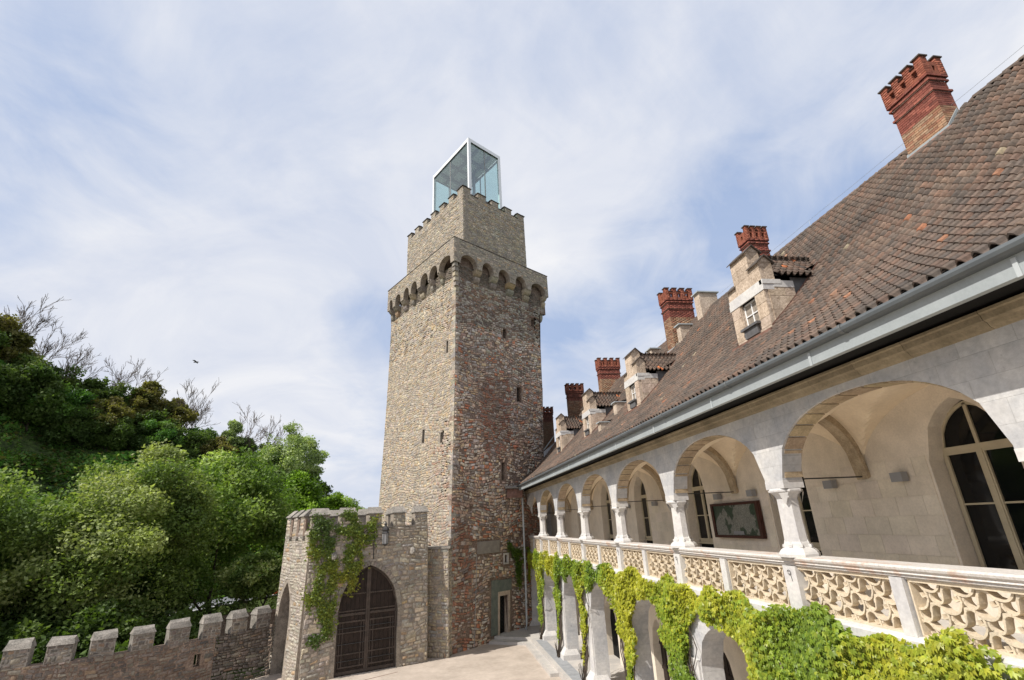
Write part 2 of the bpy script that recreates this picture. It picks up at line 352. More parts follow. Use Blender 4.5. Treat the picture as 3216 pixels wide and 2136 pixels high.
class LoftFace:
    def __init__(s, left, right):     # lists of (z,(x,y)), outward on the right-hand side of left->right
        s.l = left; s.r = right
        a = Vector((*s.at(s.l, 0), 0)); b = Vector((*s.at(s.r, 0), 0)); s.L = (b - a).length
    @staticmethod
    def at(t, z):
        if z <= t[0][0]: return Vector(t[0][1])
        for (z0, p0), (z1, p1) in zip(t, t[1:]):
            if z <= z1: return Vector(p0).lerp(Vector(p1), (z - z0) / (z1 - z0))
        return Vector(t[-1][1])
    def P(s, u, z, o=0.0):
        a = s.at(s.l, z); b = s.at(s.r, z); d = (b - a).normalized(); p = a + d * u + Vector((d.y, -d.x)) * o
        return Vector((p.x, p.y, z))
    def len(s, z): return (s.at(s.r, z) - s.at(s.l, z)).length


def wall_slab(mb, pl, thick, z0, z1, openings=(), step=.25, s0=0, s1=None, col=None):
    """wall with real openings. opening = (sa, sb, zbot(s), ztop(s)); faces: front at o=0, back at o=-thick, reveals"""
    s1 = pl.L if s1 is None else s1
    br = {round(s0, 5), round(s1, 5)}
    for (a, b, _, _) in openings:
        n = max(2, int((b - a) / step)); br |= {round(a + (b - a) * i / n, 5) for i in range(n + 1)}
    br = sorted(x for x in br if s0 - 1e-6 <= x <= s1 + 1e-6)
    zt = z1 if callable(z1) else (lambda s: z1)
    def q(a, b, za0, za1, zb0, zb1):
        mb.face([pl.P(a, za0), pl.P(b, zb0), pl.P(b, zb1), pl.P(a, za1)], col)
        mb.face([pl.P(b, zb0, -thick), pl.P(a, za0, -thick), pl.P(a, za1, -thick), pl.P(b, zb1, -thick)], col)
    for a, b in zip(br, br[1:]):
        mid = (a + b) / 2; e = 1e-4
        ops = sorted([o for o in openings if o[0] < mid < o[1]], key=lambda o: o[2](mid))
        ca, cb = z0, z0
        for o in ops:
            ba, bb, ta, tb = o[2](a + e), o[2](b - e), o[3](a + e), o[3](b - e)
            if max(ba - ca, bb - cb) > 1e-3:
                q(a, b, ca, ba, cb, bb); mb.face([pl.P(a, ba), pl.P(b, bb), pl.P(b, bb, -thick), pl.P(a, ba, -thick)], col)
            mb.face([pl.P(b, tb), pl.P(a, ta), pl.P(a, ta, -thick), pl.P(b, tb, -thick)], col)
            ca, cb = ta, tb
        if max(zt(a) - ca, zt(b) - cb) > 1e-3: q(a, b, ca, zt(a + e), cb, zt(b - e))
        mb.face([pl.P(a, zt(a + e)), pl.P(b, zt(b - e)), pl.P(b, zt(b - e), -thick), pl.P(a, zt(a + e), -thick)], col)
    for (a, b, zb, zt_) in openings:
        for s, e in ((a, 1e-4), (b, -1e-4)):
            if s0 + .01 < s < s1 - .01 and zt_(s + e) - zb(s + e) > 1e-3:
                mb.face([pl.P(s, zb(s + e)), pl.P(s, zt_(s + e)), pl.P(s, zt_(s + e), -thick), pl.P(s, zb(s + e), -thick)], col)
    for s in (s0, s1): mb.face([pl.P(s, z0), pl.P(s, zt(s)), pl.P(s, zt(s), -thick), pl.P(s, z0, -thick)], col)


def pointed(a, b, z0, zs, za):      # pointed-arch opening
    c = (a + b) / 2; h = (b - a) / 2
    def top(s):
        t = min(1, abs(s - c) / h); R = (h * h + (za - zs) ** 2) / (2 * h); x = (R - h) + t * h
        return zs + math.sqrt(max(0, R * R - x * x))
    return (a, b, lambda s: z0, top)


def elliptic(a, b, z0, zs, za, p=2.15):
    c = (a + b) / 2; h = (b - a) / 2
    def top(s): return zs + (za - zs) * max(0, 1 - min(1, abs(s - c) / h) ** p) ** (1 / p)
    return (a, b, lambda s: z0, top)


def rect(a, b, z0, z1): return (a, b, lambda s: z0, lambda s: z1)


def pick(pal, rg, var=.12):
    w = [p[1] for p in pal]; c = rg.choices([p[0] for p in pal], w)[0]; k = 1 + rg.uniform(-var, var)
    return tuple(max(.01, x * k * (1 + rg.uniform(-.04, .04))) for x in c)


def rubble(pl, s0, s1, z0, z1, h, l, pal, rg, holes=(), proud=(.02, .06), pad=.04, length=None, gap=.012, palfn=None, waves=.06, keep=None):
    """irregular coursed rubble: list of (8 verts, 5 faces, colour, centre)"""
    out = []; z = z0; row = 0
    ph = rg.uniform(0, 6)
    wv = lambda s, z: waves * math.sin(s * .9 + z * .7 + ph) + waves * .6 * math.sin(s * 2.3 - z * 1.9)
    while z < z1 - h * .3:
        hh = h * rg.uniform(.7, 1.35); hh = min(hh, z1 - z)
        end = s1 if length is None else min(s1, length(z + hh / 2))
        s = s0 + rg.uniform(-l * .5, 0)
        while s < end:
            ll = l * rg.choice((.5, .7, .9, 1.0, 1.25, 1.7)) * rg.uniform(.85, 1.15)
            a, b = max(s, s0), min(s + ll, end)
            s += ll
            if b - a < l * .25: continue
            za, zb = z, z + hh
            zs = [za + (wv(a, za) if z > z0 + .05 else 0), za + (wv(b, za) if z > z0 + .05 else 0), zb + wv(b, zb), zb + wv(a, zb)]
            if zb >= z1 - .02: zs[2] = zs[3] = z1
            cs, cz = (a + b) / 2, (za + zb) / 2
            if keep and not keep(cs, cz): continue
            bad = False
            for (ha, hb, f0, f1) in holes:
                if b > ha - pad and a < hb + pad:
                    m = min(max(cs, ha + 1e-3), hb - 1e-3)
                    if max(zs) > f0(m) - pad and min(zs) < max(f1(m), f1(min(max(a, ha + 1e-3), hb - 1e-3)), f1(min(max(b, ha + 1e-3), hb - 1e-3))) + pad: bad = True; break
            if bad: continue
            g = gap * rg.uniform(.6, 1.6); j = lambda: rg.uniform(-.12, .12) * hh * .6
            pr = rg.uniform(*proud)
            ou = [(a + g, zs[0] + g + abs(j()) * .5), (b - g, zs[1] + g + abs(j()) * .5), (b - g - abs(j()), zs[2] - g), (a + g + abs(j()), zs[3] - g)]
            cz2 = sum(q[1] for q in ou) / 4; k = rg.uniform(.68, .86)
            jz = [rg.uniform(-.30, .30) * hh for _ in ou] if z0 + .1 < z < z1 - hh * 1.6 else [0] * 4
            ou = [(q[0], q[1] + e) for q, e in zip(ou, jz)]
            V = [pl.P(q[0], q[1], -.02) for q in ou] + [pl.P(cs + (q[0] - cs) * k + j() * .3, cz2 + (q[1] - cz2) * k, pr * rg.uniform(.7, 1.2)) for q in ou]
            out.append((V, palfn(cs, cz, rg) if palfn else pick(pal, rg)))
        z += hh; row += 1
    return out


SF = ((0, 1, 5, 4), (1, 2, 6, 5), (2, 3, 7, 6), (3, 0, 4, 7), (4, 5, 6, 7))


def add_pieces(pcs, name, material, parent, nobj=0, key=None, stuff_name=None):
    """nobj pieces that show largest become objects of their own, the rest one stuff part"""
    if nobj:
        pcs = sorted(pcs, key=key or (lambda p: (p[0][4] - Vector((0, 0, HC))).length))
    for V, c in pcs[:nobj]:
        o = sum(V, Vector()) / len(V); me = bpy.data.meshes.new(name)
        me.from_pydata([tuple(v - o) for v in V], [], SF)
        a = me.attributes.new('tint', 'FLOAT_COLOR', 'CORNER'); a.data.foreach_set('color', list((*c, 1)) * 20)
        me.materials.append(material); ob = bpy.data.objects.new(name, me); COL.objects.link(ob); ob.parent = parent; ob.location = o - wloc(parent)
    rest = pcs[nobj:]
    if rest:
        n = len(rest); V = np.array([[tuple(v) for v in p[0]] for p in rest], np.float32).reshape(-1, 3)
        F = (np.arange(n)[:, None, None] * 8 + np.array(SF)[None]).reshape(-1, 4); C = np.repeat(np.array([p[1] for p in rest], np.float32), 5, axis=0)
        o = mesh_np(stuff_name or (name + '_field'), V, F, C, material, parent)
        if nobj or n > 1: o['kind'] = 'stuff'
        return o


def in_view(p, m=1.02):
    d = Vector(p) - Vector((0, 0, HC)); z = d.dot(_f)
    if z < .1: return False
    return abs(d.dot(_r) / z) < m * 1608 / FPX and abs(d.dot(_u) / z) < m * 1068 / FPX


# palettes
def _b(pal, k): return [(tuple(min(.8, q * k) for q in c), w) for c, w in pal]


PAL_YEL = [((.42, .345, .245), 4), ((.38, .325, .255), 4), ((.33, .30, .26), 3), ((.45, .39, .30), 3), ((.40, .30, .195), 1.6), ((.29, .265, .235), 1.5), ((.42, .375, .325), 3), ((.37, .285, .225), 1.5)]
PAL_RED = [((.235, .165, .13), 3), ((.275, .215, .17), 3), ((.265, .245, .225), 4), ((.17, .145, .125), 3), ((.26, .115, .07), 1.6), ((.33, .29, .24), 2), ((.30, .23, .155), 2), ((.12, .105, .095), 1.2)]
PAL_GREY = [((.32, .285, .235), 4), ((.28, .255, .22), 4), ((.36, .31, .235), 2.5), ((.25, .235, .21), 3), ((.40, .355, .285), 1.5), ((.34, .25, .16), .6), ((.20, .185, .165), 1)]
PAL_DARK = [((.19, .165, .14), 4), ((.15, .13, .115), 4), ((.22, .195, .17), 3), ((.24, .18, .13), 1), ((.12, .11, .10), 2)]
PAL_YEL, PAL_RED, PAL_GREY, PAL_DARK = _b(PAL_YEL, 1.17), _b(PAL_RED, 2.1), _b(PAL_GREY, 1.48), _b(PAL_DARK, 1.1)

# ------------------------------------------------------------------ ground setting
def ground():
    mb = MB(); mb.face([(-9.9, 37.5, 0), (-22, 29.2, 0), (-40, 10, 0), (-40, -30, 0), (30, -30, 0), (30, 60, 0), (-2, 60, 0), (-9.5, 42, 0)])
    tag(mb.build('courtyard', M['court'], recalc=False), kind='structure')
    mb = MB()
    n = 40
    def h(x, y):
        r = math.hypot(x, y)
        return -1.6 - .4 * min(1, max(0, (r - 45) / 30)) - .004
    for i in range(n):
        for j in range(n):
            x0, x1 = lerp(-700, 500, i / n), lerp(-700, 500, (i + 1) / n); y0, y1 = lerp(-200, 1400, j / n), lerp(-200, 1400, (j + 1) / n)
            mb.face([(x, y, h(x, y)) for x, y in ((x0, y0), (x1, y0), (x1, y1), (x0, y1))])
    tag(mb.build('meadow', M['grass'], recalc=False), kind='structure')
    # road climbing past the gatehouse, and its verge
    def strip(name, m, pts, w0, w1, dz):
        b = MB()
        for (p, z), (q, zz) in zip(pts, pts[1:]):
            p = Vector(p); q = Vector(q); d = (q - p).normalized(); nn = Vector((d.y, -d.x))
            b.face([(*(p + nn * w0), z + dz), (*(q + nn * w0), zz + dz), (*(q + nn * w1), zz + dz), (*(p + nn * w1), z + dz)])
        return tag(b.build(name, m, recalc=False), kind='structure')
    pts = [((-44, 62), -.5), ((-30, 66), .4), ((-22, 71), 1.15), ((-14, 76), 1.9), ((4, 88), 2.8), ((30, 110), 3.0)]
    b = MB()
    for (p, z), (q, zz) in zip(pts, pts[1:]):
        p = Vector(p); q = Vector(q); d = (q - p).normalized(); nn = Vector((d.y, -d.x))
        b.face([(*(p - nn * 9), -2.2), (*(q - nn * 9), -2.2), (*(q - nn * 3.4), zz - .01), (*(p - nn * 3.4), z - .01)]); b.face([(*(p + nn * 9), -2.2), (*(q + nn * 9), -2.2), (*(q + nn * 3.4), zz - .01), (*(p + nn * 3.4), z - .01)])
    tag(b.build('verge', M['grass'], recalc=False), kind='structure')
    strip('road', M['road'], pts, -3.8, 3.6, .05)
    strip('road_line', M['signwhite'], [((p[0] + 1.4, p[1] - 2.9), z + .012) for p, z in pts[1:4]], -.12, .12, .05)
    # terrace in front of the tower door and along the arcade: two real steps
    for k, (z0, z1, o) in enumerate(((0, .175, 0), (.175, .35, .42))):
        mb = MB()
        P_ = [(4.1 + o * 1.1, 40.75 + o * .9), (6.5 + o * .9, 39.4 + o * .85), (6.5 + o * .95, 31.4 - k * .0), (8.05, 31.4), (8.05, 45), (7.4, 45)] if k == 0 else [(4.5, 41.5), (6.98, 39.95), (6.98, 31.4), (8.05, 31.4), (8.05, 45.2), (7.4, 45)]
        mb.prism(P_, z0 - (.02 if k else .0), z1)
        o_ = mb.build('step' if k == 0 else 'terrace', M['step']); tag(o_, kind='structure')
    mb = MB(); mb.box(7.0, 8.05, -6, 31.4, .0, .345); tag(mb.build('terrace_edge', M['step']), kind='structure')
    mb = MB()
    for y in range(-2, 39): mb.box(7.2, 7.86, y + .01, y + .99, .345, .356)
    tag(mb.build('planting_strip', M['slab']), kind='structure')
    mb = MB(); mb.box(8.05, 15, -6, 47, 0, .35); tag(mb.build('arcade_floor', M['step']), kind='structure')


ground()
mb = MB(); mb.face([(-4.4, 33.95, .004), (-1.94, 35.43, .004), (-1.98, 35.5, .004), (-4.44, 34.02, .004)]); tag(mb.build('drain_channel', M['rust_lead'] , recalc=False), kind='structure')

# ------------------------------------------------------------------ gallery building
GB = empty('gallery_building', (8.26, 20, 0), 'long pale arcaded gallery wing with brown tiled roof, dormers and brick chimneys', 'building')
XF, XB, XW = 8.0, 8.5, 10.5
COLY = [44.76 - 5.6 * k for k in range(10)]
A0 = 46.4
FP = Plane((XF, A0), (XF, -5.95))
WP = Plane((XW, A0), (XW, -5.95))
sy = lambda y: A0 - y


def build_gallery():
    ops = []; lops = []; wops = []; wl = []
    for k in range(9):
        c = (COLY[k] + COLY[k + 1]) / 2; a, b = sy(COLY[k]) + .33, sy(COLY[k + 1]) - .33
        ops.append(elliptic(a, b, 8.3, 8.70, 10.17))
        ops[-1] = (a, b, lambda s: 8.66 - .001, ops[-1][3])
        lops.append((a + .12, b - .12, lambda s: .34, elliptic(a + .12, b - .12, .34, 3.75, 5.12)[3]))
        wops.append((sy(c + .2) - .86, sy(c + .2) + .86, lambda s: 6.55, pointed(sy(c + .2) - .86, sy(c + .2) + .86, 6.55, 8.85, 10.05)[3]))
        dc = c + (1.5 if k == 2 else .2); hw = 1.1 if k == 2 else .75
        wl.append((sy(dc) - hw, sy(dc) + hw, lambda s: .34, pointed(sy(dc) - hw, sy(dc) + hw, .34, 2.3, 3.5 if k != 2 else 3.3)[3]))
    mb = MB(); wall_slab(mb, FP, .5, 8.66, 10.95, ops, .22); mb.build('arcade_wall', M['lime_wall'], GB)
    mb = MB(); wall_slab(mb, FP, .7, .34, 5.72, lops, .25); mb.build('ground_floor_arcade', M['lime_wall'], GB)
    mb = MB(); wall_slab(mb, WP, .42, 5.7, 11.6, wops, .2); mb.build('back_wall', M['ashlar'], GB)
    mb = MB(); wall_slab(mb, WP, .42, .34, 5.7, wl, .2); mb.build('ground_floor_back_wall', M['ashlar'], GB)
    # floor slab between storeys (ceiling of the lower arcade is a groin vault below it)
    mb = MB(); mb.box(8.02, 15, -5.95, 46.3, 5.55, 5.74); mb.build('gallery_floor', M['step'], GB)
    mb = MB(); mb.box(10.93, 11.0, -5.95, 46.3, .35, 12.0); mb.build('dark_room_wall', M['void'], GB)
    mb = MB(); mb.box(8.5, 22, 46.3, 46.8, .0, 11.0); mb.build('end_wall', M['lime_wall'], GB)
    mb = MB(); mb.box(8.0, 22, -6.45, -5.95, .0, 11.2); mb.build('near_end_wall', M['lime_wall'], GB)
    # voussoir ring lining each upper arch, single blocks
    rg = random.Random(3)
    for k in range(1, 8):
        (a, b, _, top) = ops[k]; c = (a + b) / 2; hwid = (b - a) / 2
        n = 15; th = [math.pi * i / n for i in range(n + 1)]
        pt = lambda t: (c - hwid * math.copysign(abs(math.cos(t)) ** (2 / 2.15), math.cos(t)), 8.70 + 1.47 * math.sin(t) ** (2 / 2.15))
        if COLY[k + 1] > 26: n = 7; th = [math.pi * i / n for i in range(n + 1)]
        for i in range(n):
            m2 = MB(); sub = 3; cc = rg.uniform(.82, 1.1); cl = (cc, cc * rg.uniform(.96, 1.02), cc * rg.uniform(.92, 1.02))
            for j in range(sub):
                t0 = lerp(th[i] + .012, th[i + 1] - .012, j / sub); t1 = lerp(th[i] + .012, th[i + 1] - .012, (j + 1) / sub)
                (s0, z0), (s1, z1) = pt(t0), pt(t1)
                def off(s, z, d): 
                    v = Vector((c - s, 8.3 - z)); v.normalize(); return s + v.x * d, z + v.y * d
                o0 = off(s0, z0, .035); o1 = off(s1, z1, .035)
                P = FP.P
                m2.hexa([P(o0[0], o0[1], -.06), P(o1[0], o1[1], -.06), P(o1[0], o1[1], -.52), P(o0[0], o0[1], -.52), P(s0, z0, -.06), P(s1, z1, -.06), P(s1, z1, -.52), P(s0, z0, -.52)], cl)
            m2.build('voussoir', M['vous'], GB)
    # groin vaults, both storeys
    def vh(v, R): return math.sqrt(max(0, R * R - (R - 1 + abs(v)) ** 2)) / math.sqrt(R * R - (R - 1) ** 2)
    for lvl, (zs, za, x0, x1, cols, m) in enumerate(((8.66, 10.42, XB, XW, COLY, M['plaster']), (3.7, 5.42, 8.7, XW, COLY, M['plaster']))):
        for k in range(0, 9):
            c = (cols[k] + cols[k + 1]) / 2; mbv = MB(); nu, nv = 40, 24
            g = [[0] * (nv + 1) for _ in range(nu + 1)]
            for i in range(nu + 1):
                u = -1 + 2 * i / nu
                for j in range(nv + 1):
                    v = -1 + 2 * j / nv
                    ha = vh(u, 1.12); hb = vh(v, 1.45) * .97
                    g[i][j] = (lerp(x0, x1, j / nv), c - u * 2.8, zs + (za - zs) * max(ha, hb) + .02)
            for i in range(nu):
                for j in range(nv): mbv.face([g[i][j], g[i][j + 1], g[i + 1][j + 1], g[i + 1][j]])
            mbv.build('vault', m, GB, recalc=False)
        # transverse arch bands
        for k in range(0, 10):
            mbr = MB(); n = 16; w = .17
            ring = []
            for j in range(n + 1):
                v = -1 + 2 * j / n; hb = vh(v, 1.45) * .97
                x = lerp(x0, x1, j / n); z = zs + (za - zs) * hb; vi = v * .90; ring.append((x, z + .03, lerp(x0, x1, (vi + 1) / 2), zs - .0 + (za - zs) * hb * .90 - .02))
            for (xa, za_, xi, zi), (xb, zb_, xj, zj) in zip(ring, ring[1:]):
                y0, y1 = cols[k] - w, cols[k] + w
                mbr.face([(xi, y0, zi), (xj, y0, zj), (xj, y1, zj), (xi, y1, zi)]); mbr.face([(xi, y0, zi), (xa, y0, za_), (xb, y0, zb_), (xj, y0, zj)]); mbr.face([(xi, y1, zi), (xj, y1, zj), (xb, y1, zb_), (xa, y1, za_)])
            mbr.build('vault_rib', M['vous'], GB, recalc=False)
    # columns (octagonal) with capital and base as sub-parts
    def octo(r, n=8, ph=math.pi / 8): return [(r * math.cos(ph + 2 * math.pi * i / n), r * math.sin(ph + 2 * math.pi * i / n)) for i in range(n)]
    def ring(mb, cx, cy, prof, n=8):
        for (r0, z0), (r1, z1) in zip(prof, prof[1:]):
            a = octo(r0, n); b = octo(r1, n)
            for i in range(n):
                j = (i + 1) % n
                mb.face([(cx + a[i][0], cy + a[i][1], z0), (cx + a[j][0], cy + a[j][1], z0), (cx + b[j][0], cy + b[j][1], z1), (cx + b[i][0], cy + b[i][1], z1)])
    for k in range(0, 10):
        y = COLY[k]; cx = 8.25
        mb = MB(); ring(mb, cx, y, [(.255, 7.3), (.24, 7.8), (.232, 8.34)]); sh = mb.build('column', M['lime'], GB)
        mb = MB(); ring(mb, cx, y, [(.232, 8.26), (.27, 8.34), (.33, 8.40), (.375, 8.42), (.38, 8.455), (.35, 8.475), (.33, 8.50)])
        mb.prism([(cx - .26, y - .33), (cx + .26, y - .33), (cx + .26, y + .33), (cx - .26, y + .33)], 8.49, 8.665)
        for sx in (-1, 1):
            for t in (-1, 1):      # pointed pendants under the ring at the corners
                mb.face([(cx + sx * .27, y + t * .10, 8.38), (cx + sx * .10, y + t * .27, 8.38), (cx + sx * .195, y + t * .195, 8.14)])
                mb.face([(cx + sx * .33, y + t * .18, 8.40), (cx + sx * .18, y + t * .33, 8.40), (cx + sx * .20, y + t * .20, 8.14)])
        mb.build('capital', M['lime'], sh)
        mb = MB(); ring(mb, cx, y, [(.43, 7.02), (.435, 7.08), (.41, 7.13), (.37, 7.17), (.30, 7.22), (.28, 7.30), (.255, 7.34)])
        for i in range(8):
            t = math.pi / 8 + i * math.pi / 4
            mb.prism([(cx + .28 * math.cos(t) + .05 * math.cos(q), y + .28 * math.sin(t) + .05 * math.sin(q)) for q in (0, 1.57, 3.14, 4.71)], 7.22, 7.28)
            mb.prism([(cx + .26 * math.cos(t) + .035 * math.cos(q), y + .26 * math.sin(t) + .035 * math.sin(q)) for q in (0, 1.57, 3.14, 4.71)], 7.28, 7.38, top=[(cx + .245 * math.cos(t) + .01 * math.cos(q), y + .245 * math.sin(t) + .01 * math.sin(q)) for q in (0, 1.57, 3.14, 4.71)])
        mb.build('base', M['lime'], sh)
        # tie rod from impost to back wall
        mb = MB(); mb.tube([(8.45, y, 8.70), (10.52, y, 8.70)], .018, 6); mb.box(10.42, 10.47, y - .05, y + .05, 8.64, 8.76); mb.build('tie_rod', M['iron'], GB)
        # lower pier with splayed foot
        mb = MB(); mb.prism([(7.93, y - .40), (8.5, y - .40), (8.5, y + .40), (7.93, y + .40)], .34, 3.9)
        pr = mb.build('pier', M['lime'], GB)
        mb = MB(); mb.prism([(7.68, y - .6), (8.7, y - .6), (8.7, y + .6), (7.68, y + .6)], .34, .62); mb.prism([(7.70, y - .58), (8.68, y - .58), (8.68, y + .58), (7.70, y + .58)], .62, .95, top=[(7.915, y - .42), (8.52, y - .42), (8.52, y + .42), (7.915, y + .42)])
        mb.build('foot', M['lime'], pr)
    # handrail: moulded, one stone per half bay
    prof = [(7.94, 6.962), (7.93, 7.0), (7.965, 7.03), (8.56, 7.03), (8.56, 6.93), (8.45, 6.90), (8.42, 6.80), (8.06, 6.80), (8.05, 6.835), (8.00, 6.85), (8.01, 6.885), (7.965, 6.90), (7.98, 6.93), (7.955, 6.945)]
    def extr(mb, prof, y0, y1, col=None):
        n = len(prof)
        for i in range(n):
            j = (i + 1) % n; mb.face([(prof[i][0], y0, prof[i][1]), (prof[j][0], y0, prof[j][1]), (prof[j][0], y1, prof[j][1]), (prof[i][0], y1, prof[i][1])], col)
        mb.face([(p[0], y0, p[1]) for p in prof], col); mb.face([(p[0], y1, p[1]) for p in prof[::-1]], col)
    y = 46.0
    for k in range(18):
        y1 = 44.76 - 2.8 * (k + 1) + .35
        mb = MB(); q = rg.uniform(.95, 1.03); extr(mb, prof, y1 + .003, y - .003, (q, q, q)); mb.build('handrail_stone', M['rail'], GB); y = y1
    sill = [(7.90, 5.74), (7.90, 5.88), (7.93, 5.91), (8.02, 5.935), (8.45, 5.935), (8.45, 5.74)]
    y = 46.0
    for k in range(18):
        y1 = 44.76 - 2.8 * (k + 1) + .9
        mb = MB(); q = rg.uniform(.94, 1.02); extr(mb, sill, y1 + .003, y - .003, (q, q, q)); mb.build('sill_stone', M['lime'], GB); y = y1
    mb = MB(); extr(mb, [(7.95, 5.60), (7.93, 5.735), (8.3, 5.735), (8.3, 5.60)], -5.9, 46.2); mb.build('string_course', M['lime_wall'], GB)
    for k in range(0, 19):
        yc = 44.76 - 2.8 * k + .12; w = .21 if k % 2 == 0 else .13
        mb = MB(); mb.box(7.985, 8.40, yc - w, yc + w, 5.93, 6.83); o = mb.build('balustrade_post', M['lime'], GB)
        if k % 2 == 0 and 0 < k:
            mb = MB(); ring_ = [(7.965, yc + .055 * math.cos(t), 6.70 + .045 * math.sin(t)) for t in [i * math.pi / 4 for i in range(8)]]
            mb.tube(ring_, .008, 4); mb.tube([(7.972, yc - .03, 6.67), (7.972, yc - .055, 6.52)], .006, 4); mb.build('hook', M['iron'], o)
    # carved tracery: rows of running comma-shaped scrolls, each panel one part, mesh shared
    mb = MB(); W = 2.8 - .34; H0, H1 = 5.95, 6.80; xa, xb = 8.09, 8.25
    def ribbon(pts, t=.0165):
        pts = [p for p in pts]
        for (p, q) in zip(pts, pts[1:]):
            d = Vector((q[0] - p[0], q[1] - p[1])); 
            if d.length < 1e-6: continue
            d.normalize(); n = Vector((-d.y, d.x)) * t
            if not (-W / 2 - .02 < (p[0] + q[0]) / 2 < W / 2 + .02 and H0 - .03 < (p[1] + q[1]) / 2 < H1 + .03): continue
            e = d * .004; a = Vector(p) - e; b = Vector(q) + e
            cs = [(a + n), (b + n), (b - n), (a - n)]
            e1 = rg.uniform(0, .009); e2 = rg.uniform(0, .009); mb.hexa([(xa + e1, c[0], c[1]) for c in cs] + [(xb - e2, c[0], c[1]) for c in cs])
    rr = .20; pu = .56; pz = .285
    def arc(cx, cz, r, a0, a1, n): return [(cx + r * math.cos(math.radians(a)), cz + r * math.sin(math.radians(a))) for a in np.linspace(a0, a1, n)]
    for j in range(-1, 5):
        for i in range(-4, 5):
            cu = i * pu + (j % 2) * pu / 2 + .06; cz = 5.99 + j * pz
            # big open C running on into an inverted U, with a smaller cup hung inside it
            ribbon(arc(cu, cz, rr, 75, 278, 14) + arc(cu + rr * 1.22, cz - rr * 1.05, rr * .60, 160, -5, 9))
            ribbon(arc(cu + rr * .98, cz + rr * .16, rr * .56, 195, 372, 11), .014)
            ribbon([(cu + rr * .26, cz + rr * .97), (cu + rr * .34, cz + rr * .5), (cu + rr * .44, cz + rr * .02)], .014)
            ribbon([(cu - rr * .98, cz + .02), (cu - rr * .55, cz - .01), (cu - rr * .42, cz + .05)], .011)
    mb.box(8.05, 8.32, -W / 2, -W / 2 + .03, H0, H1); mb.box(8.05, 8.32, W / 2 - .03, W / 2, H0, H1); mb.box(8.05, 8.32, -W / 2, W / 2, H0 - .03, H0 + .02); mb.box(8.05, 8.32, -W / 2, W / 2, H1 - .03, H1 + .02)
    me = None
    for k in range(17):
        yc = 44.76 - 2.8 * k - 1.4 + .12
        if me is None:
            o = mb.build('tracery_panel', M['trac'], GB); me = o.data
        else: o = link('tracery_panel', me, GB)
        o.location = o.location + Vector((0, yc, 0))
    # eaves: cornice, black soffit, fascia, gutter
    rgc = random.Random(9); y = 46.2
    while y > -5.9:
        y1 = max(-5.95, y - rgc.uniform(1.0, 1.3)); mb = MB(); q = rgc.uniform(.88, 1.08)
        extr(mb, [(8.0, 10.32), (7.93, 10.36), (7.90, 10.42), (7.845, 10.45), (7.83, 10.54), (7.80, 10.56), (7.80, 10.60), (8.0, 10.60)], y1 + .004, y - .004, (q, q, q)); mb.build('cornice_stone', M['cornice'], GB); y = y1
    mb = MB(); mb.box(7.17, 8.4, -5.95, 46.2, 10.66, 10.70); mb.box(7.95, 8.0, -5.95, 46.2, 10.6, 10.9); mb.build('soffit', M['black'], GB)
    mb = MB(); extr(mb, [(7.06, 10.56), (7.055, 10.83), (7.18, 10.83), (7.18, 10.56)], -5.95, 46.25); mb.build('fascia', M['fascia'], GB)
    mb = MB(); extr(mb, [(7.06, 10.83), (6.96, 10.835), (6.92, 10.87), (6.905, 10.92), (6.92, 10.965), (6.96, 10.985), (7.0, 10.965), (7.02, 10.90), (7.3, 10.90), (7.3, 10.83)], -5.95, 46.3, (.24, .25, .26)); mb.build('gutter', M['zinc'], GB)
    mb = MB(); mb.tube([(7.16, 45.0, 10.80), (7.42, 43.3, 10.3), (7.43, 42.95, 10.0), (7.36, 42.9, 4.0), (7.27, 42.85, .75), (7.2, 42.75, .50), (7.16, 42.65, .42)], .075, 10)
    for z in (2.2, 5.4, 8.2): mb.tube([(7.36 + (z - 4) * .011, 42.9, z), (7.36 + (z - 4) * .011, 42.9, z + .06)], .095, 10)
    mb.build('downspout', M['zinc'], GB, smooth=False)
    for i in range(14):
        yj = 44 - i * 3.6; mb = MB(); mb.box(7.038, 7.06, yj - .03, yj + .03, 10.545, 10.80); mb.build('fascia_joint', M['zinc'], GB)
        mb = MB(); extr(mb, [(7.05, 10.82), (6.95, 10.825), (6.907, 10.865), (6.893, 10.92), (6.907, 10.975), (6.96, 10.997), (7.0, 10.95)], yj - 1.0, yj - .93, (.3, .3, .3)); mb.build('gutter_clip', M['zinc'], GB)
    # chamfered corner stones beside windows and ashlar blocks of the inner wall
    for k in range(4, 9):
        yc0 = (COLY[k - 1] + COLY[k]) / 2 + .2 - .92; yc1 = (COLY[k] + COLY[k + 1]) / 2 + .2 + .92
        if k < 5 and False: continue
        bh = .405
        for r in range(8):
            z0 = 5.75 + r * bh; n = 6 if r % 2 else 5
            L = yc0 - yc1; edges = [0] + sorted([L * (i + (.5 if r % 2 else 1)) / 5.5 for i in range(5)]) + [L]
            edges = [e for i, e in enumerate(edges) if i == 0 or e - edges[i - 1] > .12]
            if r >= 7 and False: continue
            for a, b in zip(edges, edges[1:]):
                ya, yb = yc1 + a + .003, yc1 + b - .003; q = rg.uniform(.93, 1.05)
                mb = MB(); mb.box(10.486, 10.506, ya, yb, z0 + .003, z0 + bh - .003, (q, q * rg.uniform(.985, 1.01), q * rg.uniform(.97, 1.02)))
                mb.build('ashlar_block', M['ashlar'], GB)
